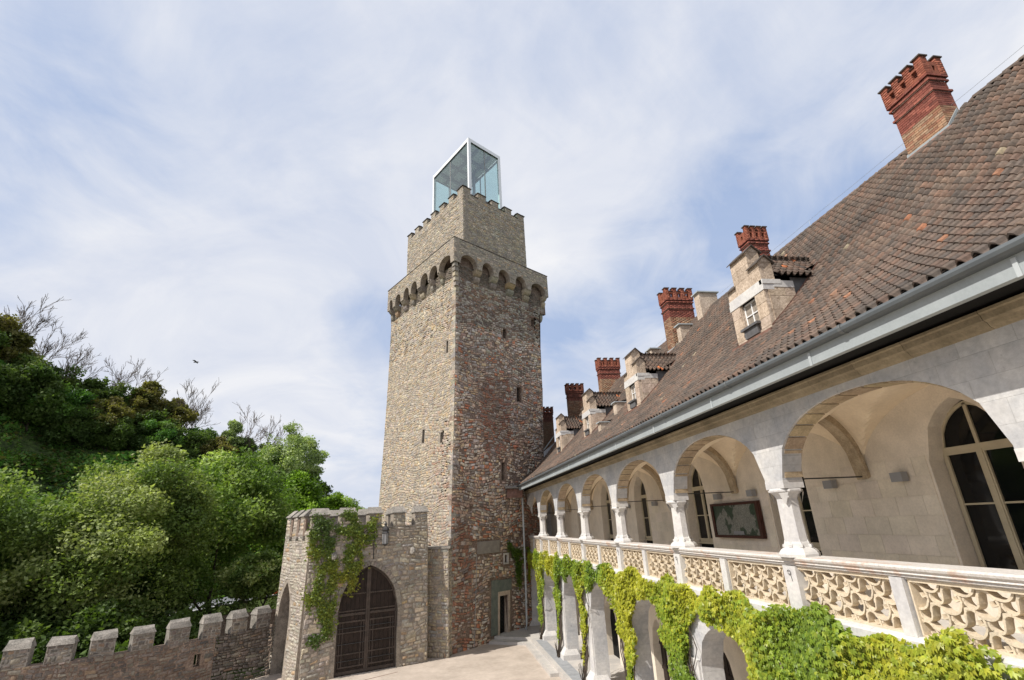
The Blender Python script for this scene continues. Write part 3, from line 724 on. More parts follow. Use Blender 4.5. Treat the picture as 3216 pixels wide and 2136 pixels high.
    # windows
    def window(yc, x, hw, z0, zt, za, name='window', fm=None, gm=None, vert2=True, midbar=7.98):
        fm = fm or M['frame']; gm = gm or M['glassdark']
        pl = Plane((x, yc + hw), (x, yc - hw)); mb = MB(); t = .055
        top = pointed(0, 2 * hw, z0, zt, za)[3]
        def bar(s0, s1, za_, zb_, o=0.0, th=.06): mb.hexa([pl.P(s0, za_, o - th), pl.P(s1, za_, o - th), pl.P(s1, za_, o), pl.P(s0, za_, o), pl.P(s0, zb_, o - th), pl.P(s1, zb_, o - th), pl.P(s1, zb_, o), pl.P(s0, zb_, o)])
        bar(0, t, z0, zt); bar(2 * hw - t, 2 * hw, z0, zt); bar(0, 2 * hw, z0, z0 + .08); bar(-.03, 2 * hw + .03, z0 - .07, z0 - .005, .05)
        bar(t, 2 * hw - t, zt, zt + .11, .015); bar(hw - .05, hw + .05, z0 + .08, zt, .02); bar(hw - .035, hw + .035, zt + .11, za - .04)
        for a, b in ((t, hw - .05), (hw + .05, 2 * hw - t)):
            bar(a, b, midbar - .018, midbar + .018, -.01); bar(a, a + .035, z0 + .08, zt, .005); bar(b - .035, b, z0 + .08, zt, .005); bar(a + .035, b - .035, zt - .05, zt, .005); bar(a + .035, b - .035, z0 + .08, z0 + .13, .005)
        n = 16
        for i in range(n):
            s0, s1 = 2 * hw * i / n, 2 * hw * (i + 1) / n
            P0 = (s0, top(s0)); P1 = (s1, top(s1)); c = (hw, zt)
            q0 = (lerp(s0, c[0], .075), lerp(P0[1], c[1], .075)); q1 = (lerp(s1, c[0], .075), lerp(P1[1], c[1], .075))
            mb.hexa([pl.P(*P0, -.06), pl.P(*P1, -.06), pl.P(*P1, 0), pl.P(*P0, 0), pl.P(*q0, -.06), pl.P(*q1, -.06), pl.P(*q1, 0), pl.P(*q0, 0)])
        o = mb.build(name, fm, GB)
        for (a, b, c, d) in ((t, hw - .04, z0 + .07, midbar), (t, hw - .04, midbar, zt + .01), (hw + .04, 2 * hw - t, z0 + .07, midbar), (hw + .04, 2 * hw - t, midbar, zt + .01)):
            m2 = MB(); m2.face([pl.P(a, c, -.035), pl.P(b, c, -.035), pl.P(b, d, -.035), pl.P(a, d, -.035)]); m2.build('pane', gm, o, recalc=False)
        for a, b in ((.02, hw - .03), (hw + .03, 2 * hw - .02)):
            m2 = MB(); n = 8; pts = [pl.P(lerp(a, b, i / n), top(lerp(a, b, i / n)) - .02, -.035) for i in range(n + 1)]
            m2.face([pl.P(a, zt + .1, -.035), pl.P(b, zt + .1, -.035)] + pts[::-1]); m2.build('pane', gm, o, recalc=False)
        return o
    for k in range(9):
        yc = (COLY[k] + COLY[k + 1]) / 2 + .25
        if k == 6:
            o = window(yc, 10.86, .78, 5.80, 9.0, 9.98, 'glazed_door', midbar=7.96)
            mb = MB()
            for a, b in ((.06, .70), (.86, 1.5)): mb.box(10.85, 10.872, yc + .78 - b, yc + .78 - a, 5.88, 6.72)
            mb.build('door_panel', M['frame'], o)
        else: window(yc, 10.86, .78, 6.98, 9.0, 9.98)
        dc = (COLY[k] + COLY[k + 1]) / 2 + (1.5 if k == 2 else .2); hw = 1.1 if k == 2 else .75
        if k == 2:
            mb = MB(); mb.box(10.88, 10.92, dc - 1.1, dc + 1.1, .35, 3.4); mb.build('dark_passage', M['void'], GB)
            continue
        mb = MB(); pl = Plane((10.86, dc + hw), (10.86, dc - hw)); top = pointed(0, 2 * hw, .34, 2.3, 3.5)[3]
        for i in range(6):
            s0, s1 = 2 * hw * i / 6 + .012, 2 * hw * (i + 1) / 6 - .012; o_ = .02 if i % 2 else 0
            mb.hexa([pl.P(s0, .36, o_ - .05), pl.P(s1, .36, o_ - .05), pl.P(s1, .36, o_), pl.P(s0, .36, o_), pl.P(s0, min(top(s0), top(s1)), o_ - .05), pl.P(s1, min(top(s0), top(s1)), o_ - .05), pl.P(s1, min(top(s0), top(s1)), o_), pl.P(s0, min(top(s0), top(s1)), o_)])
        for z in (.45, 1.3, 2.3): mb.hexa([pl.P(0, z, 0), pl.P(2 * hw, z, 0), pl.P(2 * hw, z, .045), pl.P(0, z, .045), pl.P(0, z + .12, 0), pl.P(2 * hw, z + .12, 0), pl.P(2 * hw, z + .12, .045), pl.P(0, z + .12, .045)])
        mb.build('wooden_door', M['wood'], GB)


build_gallery()


# ------------------------------------------------------------------ roof
def roof_profile():
    x, z = 7.05, 10.98; P = [(x, z)]; ds = .05; s = 0
    while x < 13.9:
        ph = 35 if s < .7 else (50 if s > 5.6 else 35 + 15 * (s - .7) / 4.9)
        x += ds * math.cos(math.radians(ph)); z += ds * math.sin(math.radians(ph)); s += ds; P.append((x, z))
    return P


RP = roof_profile(); RLEN = (len(RP) - 1) * .05; ZR = RP[-1][1]; XR = RP[-1][0]


def rp(s):
    t = min(max(s / .05, 0), len(RP) - 1.001); i = int(t); f = t - i
    a, b = RP[i], RP[i + 1]; d = Vector((b[0] - a[0], b[1] - a[1])).normalized()
    return Vector((lerp(a[0], b[0], f), lerp(a[1], b[1], f))), d


def roof_z(x):
    for a, b in zip(RP, RP[1:]):
        if x <= b[0]: return lerp(a[1], b[1], (x - a[0]) / (b[0] - a[0]))
    return ZR


def roof_s(x):
    for i, (a, b) in enumerate(zip(RP, RP[1:])):
        if x <= b[0]: return .05 * (i + (x - a[0]) / (b[0] - a[0]))
    return RLEN


TP = [(0, .012), (.07, .056), (.24, .086), (.41, .056), (.50, .004), (.68, -.030), (.86, -.022), (1.03, .014)]


def tile_geo(w, l, warp=0):
    """verts in (u across, v up-slope, h) and faces"""
    V = []; n = len(TP)
    for (v, dh) in ((0, .040), (l, .0)):
        for (u, h) in TP: V.append((u * w, v, h + dh))
    for (u, h) in TP: V.append((u * w, 0, h + .040 - .032))
    F = [(i, i + 1, n + i + 1, n + i) for i in range(n - 1)] + [(2 * n + i, 2 * n + i + 1, i + 1, i) for i in range(n - 1)]
    return V, F


DORM = [11.6, 21.0, 28.5, 35.8]
CHIM = [(13.45, 14.02, 8.49, 9.68, 'y'), (13.52, 14.43, 17.03, 17.62, 'x'), (12.6, 14.08, 23.2, 23.98, 'x'), (12.7, 14.35, 35.45, 36.1, 'x'), (12.1, 13.58, 42.9, 43.5, 'x')]


def build_roof():
    mb = MB()
    pr = [rp(i * .25) [0] for i in range(int(RLEN / .25) + 1)] + [Vector((XR, ZR))]
    for a, b in zip(pr, pr[1:]): mb.face([(a.x, 46.3, a.y - .02), (a.x, -5.95, a.y - .02), (b.x, -5.95, b.y - .02), (b.x, 46.3, b.y - .02)])
    mb.face([(XR, 46.3, ZR), (XR, -5.95, ZR), (21.2, -5.95, 10.9), (21.2, 46.3, 10.9)])
    for y in (-5.95, 46.3): mb.face([(p.x, y, p.y - .02) for p in pr] + [(21.2, y, 10.9), (7.1, y, 10.7)])
    R = mb.build('roof', M['lead'], GB, recalc=False)
    W, G, L = .218, .250, .32; rg = random.Random(5)
    V0, F0 = tile_geo(W, L); V0 = np.array(V0, np.float32); F0 = np.array(F0)
    nr = int(RLEN / G); items = []
    def blocked(x, y):
        for d in DORM:
            if d - .06 < y < d + 1.71 and 9.2 < x < 11.85 and (x < 10.35 or True):
                # roof of the dormer narrows towards the main roof
                if x < 11.2 or abs(y - d - .82) < (11.95 - x) * 1.1: return True
        for (x0, x1, y0, y1, _) in CHIM:
            if x0 - .12 < x < x1 + .1 and y0 - .12 < y < y1 + .12: return True
        return False
    y = 46.0; ncol = int((46.0 + 5.9) / W)
    for r in range(nr):
        s = r * G + .02; p, d = rp(s); pm, dm = rp(s + .15)
        for c in range(ncol):
            yy = 46.0 - c * W
            if blocked(pm.x, yy - W / 2): continue
            items.append((s, yy, p, dm))
    def tint(): 
        c = rg.choice(TILE_COLS); k = rg.uniform(.85, 1.15)
        if rg.random() < .012: c = rg.choice([(.32, .15, .09), (.32, .19, .13), (.34, .29, .21)])
        return (c[0] * k, c[1] * k, c[2] * k)
    cmp = Vector((0, 0, HC))
    def dist(it): return (Vector((it[2].x, it[1], it[2].y)) - cmp).length + (0 if in_view((it[2].x, it[1], it[2].y), .99) else 500)
    items.sort(key=dist)
    me = bpy.data.meshes.new('roof_tile'); me.from_pydata([tuple(v) for v in V0], [], [tuple(f) for f in F0]); me.materials.append(M['tile_obj'])
    base = wloc(R)
    for (s, yy, p, d) in items[:300]:
        o = bpy.data.objects.new('roof_tile', me); COL.objects.link(o); o.parent = R
        n = Vector((-d.y, 0, d.x)); v = Vector((d.x, 0, d.y)); u = Vector((0, -1, 0))
        m3 = Matrix((u, v, n)).transposed().to_4x4() @ Matrix.Rotation(rg.uniform(-.012, .012), 4, 'Z') @ Matrix.Rotation(rg.uniform(-.012, .02), 4, 'X')
        m3.translation = Vector((p.x, yy, p.y)) - base + n * rg.uniform(0, .006); o.matrix_local = m3
    rest = items[300:]; n = len(rest); nv = len(V0)
    u = np.array([0, -1, 0]); VV = np.zeros((n, nv, 3), np.float32); CC = np.zeros((n, 3), np.float32)
    for i, (s, yy, p, d) in enumerate(rest):
        nn = np.array([-d.y, 0, d.x]); v = np.array([d.x, 0, d.y]); j = rg.uniform(0, .008); a = rg.uniform(-.012, .012); k = rg.uniform(-.02, .03)
        # gentle unevenness of the old roof
        wob = .018 * math.sin(yy * 1.7 + s * 2.1) + .015 * math.sin(yy * .6 - s * 1.3)
        loc = V0.copy(); loc[:, 0] += a * loc[:, 1]; loc[:, 2] += j + wob * .6 + k * loc[:, 1]
        VV[i] = np.array([p.x, yy, p.y]) + loc[:, :1] * u + loc[:, 1:2] * v + loc[:, 2:3] * nn; CC[i] = tint()
    FF = (np.arange(n)[:, None, None] * nv + F0[None]).reshape(-1, 4)
    o = mesh_np('roof_tile_field', VV.reshape(-1, 3), FF, np.repeat(CC, len(F0), axis=0), M['tile'], R); o['kind'] = 'stuff'
    # ridge tiles
    y = 46.1; prt = MB(); k = 8
    while y > -5.9:
        l = .40; skip = any(c[2] - .2 < y < c[3] + .3 and c[1] > 13.8 for c in CHIM)
        if not skip:
            mb = MB(); 
            for i in range(k):
                t0, t1 = math.pi * i / k, math.pi * (i + 1) / k
                q = lambda t, r, yy: (XR + r * math.cos(t), yy, ZR - .03 + r * math.sin(t) * 1.0)
                mb.face([q(t0, .135, y), q(t1, .135, y), q(t1, .115, y - l), q(t0, .115, y - l)]); mb.face([q(t0, .135, y), q(t1, .135, y), q(t1, .11, y), q(t0, .11, y)])
            c = tint(); mb.c = [c] * len(mb.f); mb.build('ridge_tile', M['tile'], R, recalc=False)
        y -= l - .03
    mb = MB(); mb.tube([(XR - .1, 46 - i * 2, ZR + .26 - .02 * (i % 2)) for i in range(26)], .005, 4)
    for i in range(0, 26, 2): mb.tube([(XR - .1, 46 - i * 2, ZR), (XR - .1, 46 - i * 2, ZR + .26)], .008, 4)
    mb.build('lightning_wire', M['zinc'], R)
    return R


ROOF = build_roof()


# ------------------------------------------------------------------ dormers
def gable_cap(mb, x0, x1, y0, y1, z, h=.24, o=.07, t=.035, col=None):
    """small double-pitched coping with its ridge along y"""
    xm = (x0 + x1) / 2
    for sx, xa in ((-1, x0 - o), (1, x1 + o)):
        za = z - o * h / ((x1 - x0) / 2); 
        mb.hexa([(xa, y0 - o, za), (xm, y0 - o, z + h), (xm, y1 + o, z + h), (xa, y1 + o, za), (xa, y0 - o, za + t), (xm, y0 - o, z + h + t), (xm, y1 + o, z + h + t), (xa, y1 + o, za + t)], col)


def build_dormer(y0):
    X = 9.35; w = 1.65; y1 = y0 + w; yc = y0 + w / 2; zb = roof_z(X) - .25; rg = random.Random(int(y0 * 10)); T = .42
    D = MB(); pl = Plane((X, y1), (X, y0)); band = 14.06
    wall_slab(D, pl, .10, zb, band, [rect(.46, 1.18, 13.21, 13.98)], .4)
    D.box(X + .10, X + .18, y0, y1, zb, band) if False else None
    o = D.build('dormer', M['tuff'], GB)
    # tuff blocks: front courses and near/far cheeks
    h = .42; z = zb; r = 0
    while z < 13.98:
        zt = min(z + h, 13.98)
        segs = [(0, .44), (1.20, w)] if zt > 13.21 else ([(0, .55), (.55, 1.1), (1.1, w)] if r % 2 else [(0, .8), (.8, w)])
        if z < 13.21 < zt: zt = 13.21
        for a, b in segs:
            q = rg.uniform(.86, 1.1); mb = MB()
            mb.hexa([pl.P(a + .006, z + .006, -.05), pl.P(b - .006, z + .006, -.05), pl.P(b - .006, z + .006, .028), pl.P(a + .006, z + .006, .028), pl.P(a + .006, zt - .006, -.05), pl.P(b - .006, zt - .006, -.05), pl.P(b - .006, zt - .006, .028), pl.P(a + .006, zt - .006, .028)], (q, q * rg.uniform(.96, 1.0), q * rg.uniform(.92, 1)))
            mb.build('tuff_block', M['tuff'], o)
        z = zt; r += 1
    for side, yy, sg in ((0, y0, -1), (1, y1, 1)):
        z = zb; r = 0
        while z < band - .05:
            zt = min(z + .43, band); xe = 10.30
            edges = [X + .1, X + (.62 if r % 2 else .38), xe] if side == 0 else [X + .1, xe]
            for a, b in zip(edges, edges[1:]):
                if roof_z(a) > zt + .05: continue
                q = rg.uniform(.86, 1.08); mb = MB(); mb.box(a + .005, b - .005, yy - (.035 if sg > 0 else .028), yy + (.028 if sg > 0 else .035), z + .005, zt - .005, (q, q * rg.uniform(.95, 1.0), q * rg.uniform(.92, 1))); mb.build('tuff_block', M['tuff'], o)
            z = zt; r += 1
    mb = MB(); mb.box(X + .11, 10.28, y0 + .02, y1 - .02, zb, band - .01); mb.build('dormer_core', M['mortar'], o)
    # pale lintel band with returned ends
    mb = MB(); mb.box(X - .045, X + .30, y0 - .03, y1 + .03, 13.98, 14.16); mb.box(X - .045, X + .55, y0 - .05, y0 + .1, 14.16, 14.30); mb.box(X + .30, 10.30, y0 - .04, y0 + .05, 14.06, 14.27); mb.box(X + .30, 10.3, y1 - .05, y1 + .04, 14.06, 14.27); mb.box(X - .045, X + .2, y0 + .0, y1, 14.16, 14.30)
    mb.build('lintel_band', M['lime'], o)
    # stepped gable blocks
    for (a, b, c, d) in ((y0 + .0, y0 + .42, 14.30, 14.88), (y1 - .38, y1 + .02, 14.30, 14.66), (y0 + .42, y1 - .38, 14.30, 15.46)):
        zc = c
        while zc < d - .02:
            zz = min(zc + .39, d); q = rg.uniform(.86, 1.08); mb = MB(); mb.box(X - .015, X + T, a + .004, b - .004, zc + .003, zz - .003, (q, q * .98, q * .95)); mb.build('gable_block', M['tuff'], o); zc = zz
        mb = MB()
        mb.face([(X - .015, a, d), (X + T, a, d), (X + T / 2, a, d + .2)]); mb.face([(X - .015, b, d), (X + T, b, d), (X + T / 2, b, d + .2)]); mb.build('gable_tip', M['tuff'], o)
        mb = MB(); gable_cap(mb, X - .015, X + T, a, b, d, .20); mb.build('gable_cap', M['slate'], o)
    # little window and its sill
    mb = MB(); xw = X + .10; ya, yb = y1 - 1.18, y1 - .46
    mb.box(xw - .005, xw + .05, ya, ya + .05, 13.21, 13.98); mb.box(xw - .005, xw + .05, yb - .05, yb, 13.21, 13.98); mb.box(xw - .005, xw + .05, ya, yb, 13.93, 13.98); mb.box(xw - .005, xw + .05, ya, yb, 13.21, 13.27); mb.box(xw - .02, xw + .03, ya + .05, yb - .05, 13.56, 13.59)
    mb.box(xw - .01, xw + .03, (ya + yb) / 2 - .02, (ya + yb) / 2 + .02, 13.27, 13.93)
    f = mb.build('window_frame', M['signwhite'], o)
    mb = MB(); mb.face([(xw + .02, ya, 13.21), (xw + .02, yb, 13.21), (xw + .02, yb, 13.98), (xw + .02, ya, 13.98)]); mb.build('pane', M['zinc'], o)
    mb = MB(); mb.box(X - .16, X + .02, ya - .05, yb + .05, 13.12, 13.19); mb.box(X - .10, X - .03, ya + .05, yb - .03, 12.86, 13.12); mb.build('sill', M['lead'], o)
    # cheeks behind the stone in lead, roof in tiles
    mb = MB()
    for yy in (y0 + .03, y1 - .03): mb.face([(10.28, yy, roof_z(10.28) - .1), (11.8, yy, roof_z(11.8) + .05), (11.0, yy, 14.40), (10.28, yy, 14.40)] if False else [(10.28, yy, roof_z(10.28) - .1), (10.9, yy, roof_z(10.9) - .1), (11.75, yy, roof_z(11.7) - .1), (11.6, yy, 14.42), (10.28, yy, 14.42)])
    mb.build('lead_cheek', M['lead'], o)['kind'] = 'stuff'
    for xx in (10.65, 11.05):
        mb = MB(); mb.box(xx, xx + .02, y0 + .005, y0 + .03, roof_z(xx), 14.4); mb.build('lead_seam', M['lead'], o)
    mb = MB()
    for yy, sg in ((y0, -1), (y1, 1)):
        for a, b in ((9.3, 9.8), (9.8, 10.3), (10.3, 10.8), (10.8, 11.3)):
            mb.face([(a, yy, roof_z(a) + .09), (b, yy, roof_z(b) + .09), (b, yy + sg * .17, roof_z(b) + .05), (a, yy + sg * .17, roof_z(a) + .05)])
            mb.face([(a, yy - sg * .0 + sg * .03, roof_z(a) + .02), (b, yy + sg * .03, roof_z(b) + .02), (b, yy + sg * .03, roof_z(b) + .2), (a, yy + sg * .03, roof_z(a) + .2)])
    mb.box(9.15, 9.36, y0 - .12, y1 + .12, roof_z(9.15) + .01, roof_z(9.3) + .06)
    mb.build('flashing', M['rust_lead'], o, recalc=False)
    W, G, L = .20, .25, .31; V0, F0 = tile_geo(W, L); VV = []; CC = []
    ez, rz = 14.40, 15.34
    for sg, ye in ((-1, y0 - .12), (1, y1 + .12)):
        half = abs(yc - ye); sl = math.hypot(half, rz - ez); d = Vector((0, (yc - ye) / sl, (rz - ez) / sl)); nn = Vector((0, -sg * -(rz - ez) / sl * -1, half / sl)); nn = Vector((0, sg * (rz - ez) / sl, half / sl))
        c = 0; x = X + T + .0
        while x < 12.4:
            for r in range(int(sl / G) + 1):
                s = r * G; p = Vector((x, ye, ez)) + d * s
                if roof_z(x + .1) < p.z + .10:
                    t = rg.choice(TILE_COLS); k = rg.uniform(.75, 1.1); t = tuple(q * k for q in t)
                    if rg.random() < .03: t = (.45, .16, .07)
                    VV.append([tuple(p + Vector((1, 0, 0)) * v[0] + d * v[1] + nn * (v[2] + .02)) for v in V0]); CC.append(t)
            x += W
    n = len(VV); FF = (np.arange(n)[:, None, None] * len(V0) + np.array(F0)[None]).reshape(-1, 4)
    q = mesh_np('dormer_tile_field', np.array(VV).reshape(-1, 3), FF, np.repeat(np.array(CC), len(F0), axis=0), M['tile'], o); q['kind'] = 'stuff'
    mb = MB(); mb.face([(X + T, y0 - .05, ez + .02), (X + T, yc, rz), (12.6, yc, rz), (11.5, y0 - .05, ez + .02)]); mb.face([(X + T, y1 + .05, ez + .02), (X + T, yc, rz), (12.6, yc, rz), (11.5, y1 + .05, ez + .02)])
    mb.build('dormer_deck', M['void'], o, recalc=False)
    x = X + T
    while x < 12.0:
        mb = MB(); k = 6
        for i in range(k):
            t0, t1 = math.pi * i / k, math.pi * (i + 1) / k
            g = lambda t, r, xx: (xx, yc + r * math.cos(t), rz + .02 + r * math.sin(t))
            mb.face([g(t0, .10, x), g(t1, .10, x), g(t1, .085, x + .34), g(t0, .085, x + .34)])
        t = rg.choice(TILE_COLS); mb.c = [t] * len(mb.f); mb.build('ridge_tile', M['tile'], o, recalc=False); x += .31


for y0 in DORM: build_dormer(y0)


# ------------------------------------------------------------------ chimneys
def build_chimney(x0, x1, y0, y1, axis, zb, zt=19.87, near=False, dark=1.0, idx=0):
    rg = random.Random(idx + 40); bw, bh = .235, .072
    core = MB(); core.box(x0 + .02, x1 - .02, y0 + .02, y1 - .02, zb, zt - .75)
    o = core.build('chimney', M['brick_mortar'], GB)
    levels = [(zb, 18.58, 0, 0), (18.58, 18.66, .045, 0), (18.66, 18.96, .0, 0), (18.96, 19.04, .05, 0), (19.04, 19.10, .02, 0), (19.10, 19.2, .065, 0)]
    pcs = []
    def course(z, e, ph, tone, xa=None, xb=None, ya=None, yb=None):
        X0, X1, Y0, Y1 = (x0 - e if xa is None else xa), (x1 + e if xb is None else xb), (y0 - e if ya is None else ya), (y1 + e if yb is None else yb)
        zz = z + bh - .012
        for (ax, lo, hi, f) in (('y', Y0, Y1, X0), ('y', Y0, Y1, X1), ('x', X0, X1, Y0), ('x', X0, X1, Y1)):
            s = lo - (bw / 2 if ph else 0)
            out = -1 if f in (X0, Y0) else 1
            while s < hi - .01:
                a, b = max(s, lo), min(s + bw, hi)
                if b - a > .04:
                    a += .005; b -= .005
                    i_, o_ = f - out * .03, f + out * rg.uniform(-.002, .003)
                    if ax == 'y': R = [(i_, a), (i_, b), (o_, b), (o_, a)]
                    else: R = [(a, i_), (b, i_), (b, o_), (a, o_)]
                    inn = [R[0], R[1]]; ou = [R[2], R[3]]
                    V = [Vector((*R[0], z)), Vector((*R[1], z)), Vector((*R[1], zz)), Vector((*R[0], zz)), Vector((*R[3], z)), Vector((*R[2], z)), Vector((*R[2], zz)), Vector((*R[3], zz))]
                    k = rg.uniform(.8, 1.2) * dark * 1.15
                    if tone == 0: c = rg.choice([(.30, .175, .105), (.27, .17, .11), (.34, .22, .14), (.25, .125, .08), (.29, .20, .135)])
                    elif tone == 1: c = rg.choice([(.215, .07, .05), (.19, .06, .045), (.24, .085, .062), (.175, .062, .048)])
                    else: c = rg.choice([(.26, .085, .052), (.235, .076, .048), (.29, .105, .068)])
                    pcs.append((V, tuple(q * k for q in c)))
                s += bw
    z = zb; r = 0
    while z < zt - .72:
        e = 0
        for (a, b, ee, _) in levels:
            if a - .001 <= z < b - .001: e = ee
        if z >= 19.2 - .02: e = .065
        tone = 0 if z < 18.15 + .1 * math.sin(r) else 1
        course(z, e, r % 2, tone); z += bh; r += 1
    e = .065
    # hollow crown with slots between piers
    zc = z; X0, X1, Y0, Y1 = x0 - e, x1 + e, y0 - e, y1 + e
    mb = MB(); mb.box(X0 + .05, X1 - .05, Y0 + .05, Y1 - .05, zc - .1, zc + .02); mb.build('flue_floor', M['void'], o)
    nlong = 4; L = (Y1 - Y0) if axis == 'y' else (X1 - X0); pw = min(.24, L / 7.0 * 1.15)
    piers = []
    for i in range(nlong):
        c = lerp(pw / 2, L - pw / 2, i / (nlong - 1))
        for sd in (0, 1):
            if axis == 'y': piers.append(((X0, X0 + pw) if sd == 0 else (X1 - pw, X1), (Y0 + c - pw / 2, Y0 + c + pw / 2)))
            else: piers.append(((X0 + c - pw / 2, X0 + c + pw / 2), (Y0, Y0 + pw) if sd == 0 else (Y1 - pw, Y1)))
    for (px, py) in piers:
        z = zc; r = 0
        while z < zt - .04:
            course(z, 0, r % 2, 2, px[0], px[1], py[0], py[1]); z += bh; r += 1
        mb = MB(); mb.box(px[0] + .015, px[1] - .015, py[0] + .015, py[1] - .015, zc, zt - .05); mb.build('pier_core', M['brick_mortar'], o)
        mb = MB(); mb.box(px[0] - .035, px[1] + .035, py[0] - .035, py[1] + .035, zt - .04, zt); mb.build('cap', M['slate'], o)
    # lintels and aprons between piers
    for i in range(nlong - 1):
        a = lerp(pw / 2, L - pw / 2, i / (nlong - 1)) + pw / 2; b = lerp(pw / 2, L - pw / 2, (i + 1) / (nlong - 1)) - pw / 2
        for sd in (0, 1):
            for (za, zz, m, t) in ((zc, zc + .10, M['brick'], .0), (zt - .34, zt - .24, M['brick'], 0), (zt - .24, zt - .20, M['slate'], .03)):
                mb = MB()
                if axis == 'y': f = (X0 + .01, X0 + .10) if sd == 0 else (X1 - .10, X1 - .01); mb.box(f[0] - t, f[1] + t, Y0 + a, Y0 + b, za, zz, (.25, .085, .052))
                else: f = (Y0 + .01, Y0 + .10) if sd == 0 else (Y1 - .10, Y1 - .01); mb.box(X0 + a, X0 + b, f[0] - t, f[1] + t, za, zz, (.25, .085, .052))
                mb.build('lintel', m, o)
    short = ((X0, X1), (Y0, Y1))[axis == 'y'] if False else None
    for end in (0, 1):       # short sides: low wall with a dark slot
        mb = MB()
        if axis == 'y':
            yy = (Y0 + .01, Y0 + .1) if end == 0 else (Y1 - .1, Y1 - .01); m = (X0 + X1) / 2
            mb.box(X0 + pw, m - .05, *yy, zc, zt - .22, (.25, .085, .052)); mb.box(m + .05, X1 - pw, *yy, zc, zt - .22, (.24, .082, .05)); mb.box(m - .05, m + .05, *yy, zc, zc + .12, (.24, .082, .05)); mb.box(m - .05, m + .05, *yy, zt - .36, zt - .22, (.24, .082, .05))
        else:
            xx = (X0 + .01, X0 + .1) if end == 0 else (X1 - .1, X1 - .01); m = (Y0 + Y1) / 2
            mb.box(*xx, Y0 + pw, m - .05, zc, zt - .22, (.25, .085, .052)); mb.box(*xx, m + .05, Y1 - pw, zc, zt - .22, (.25, .085, .052)); mb.box(*xx, m - .05, m + .05, zc, zc + .12, (.24, .082, .05)); mb.box(*xx, m - .05, m + .05, zt - .36, zt - .22, (.24, .082, .05))
        mb.build('end_wall', M['brick'], o)
    vis = lambda p: (p[0][4] - Vector((0, 0, HC))).length + (0 if (p[0][4] - p[0][0]).dot(p[0][4] - Vector((0, 0, HC))) < 0 else 100)
    add_pieces(pcs, 'brick', M['brick'], o, 290 if near else 0, vis, 'brick_field')
    mb = MB()      # flashing where it leaves the roof
    for yy, sg in ((y0, -1), (y1, 1)):
        xs = [x0 - .03, (x0 + x1) / 2, min(x1, XR)]
        for a, b in zip(xs, xs[1:]):
            if b > a: mb.hexa([(a, yy + sg * .005, roof_z(a) + .0), (b, yy + sg * .005, roof_z(b)), (b, yy + sg * .035, roof_z(b)), (a, yy + sg * .035, roof_z(a)), (a, yy + sg * .005, roof_z(a) + .13), (b, yy + sg * .005, roof_z(b) + .13), (b, yy + sg * .035, roof_z(b) + .13), (a, yy + sg * .035, roof_z(a) + .13)])
    mb.box(x0 - .04, x0 - .006, y0 - .03, y1 + .03, roof_z(x0) - .1, roof_z(x0) + .09)
    mb.build('flashing', M['fascia'], o)
    mb = MB(); mb.face([(x0 - .30, y0 - .12, roof_z(x0 - .30) + .03), (x0 - .04, y0 - .12, roof_z(x0) + .03), (x0 - .04, y1 + .12, roof_z(x0) + .03), (x0 - .30, y1 + .12, roof_z(x0 - .30) + .03)]); mb.build('apron', M['rust_lead'], o)


for i, (x0, x1, y0, y1, ax) in enumerate(CHIM): build_chimney(x0, x1, y0, y1, ax, roof_z(x0) - .35, near=(i == 0), dark=(1, 1, .95, .95, .45)[i], idx=i)
build_chimney(11.4, 12.9, 52.4, 53.1, 'x', 13.0, dark=.35, idx=8)


def small_roof_things():
    # firewall parapet with zinc coping between the second and third dormers, stone blocks on the ridge
    for (xa, xb, y, w, h) in ((8.9, 9.9, 25.6, .45, .55), (9.9, 11.0, 25.6, .45, .75), (10.2, 11.1, 26.6, .3, .6)):
        mb = MB(); mb.hexa([(xa, y, roof_z(xa) - .1), (xb, y, roof_z(xb) - .1), (xb, y + w, roof_z(xb) - .1), (xa, y + w, roof_z(xa) - .1), (xa, y, roof_z(xa) + h), (xb, y, roof_z(xa) + h), (xb, y + w, roof_z(xa) + h), (xa, y + w, roof_z(xa) + h)])
        o = mb.build('firewall_parapet', M['tuff'], GB)
        mb = MB(); mb.box(xa - .1, xb + .05, y - .06, y + w + .06, roof_z(xa) + h, roof_z(xa) + h + .05); mb.build('coping', M['zinc'], o)
    for (xa, xb, ya, yb, zt) in ((13.3, 14.3, 21.2, 21.7, 18.65), (12.6, 13.2, 22.3, 22.7, 17.3), (12.9, 13.9, 26.6, 27.2, 17.5)):
        mb = MB(); mb.box(xa, xb, ya, yb, roof_z(xa) - .2, zt); o = mb.build('ridge_block', M['tuff'], GB)
        mb = MB(); mb.box(xa - .1, xb + .1, ya - .08, yb + .08, zt, zt + .06); mb.build('coping', M['zinc'], o)


small_roof_things()


# ------------------------------------------------------------------ stone tower
def dirv(a): return Vector((math.cos(math.radians(a)), math.sin(math.radians(a))))


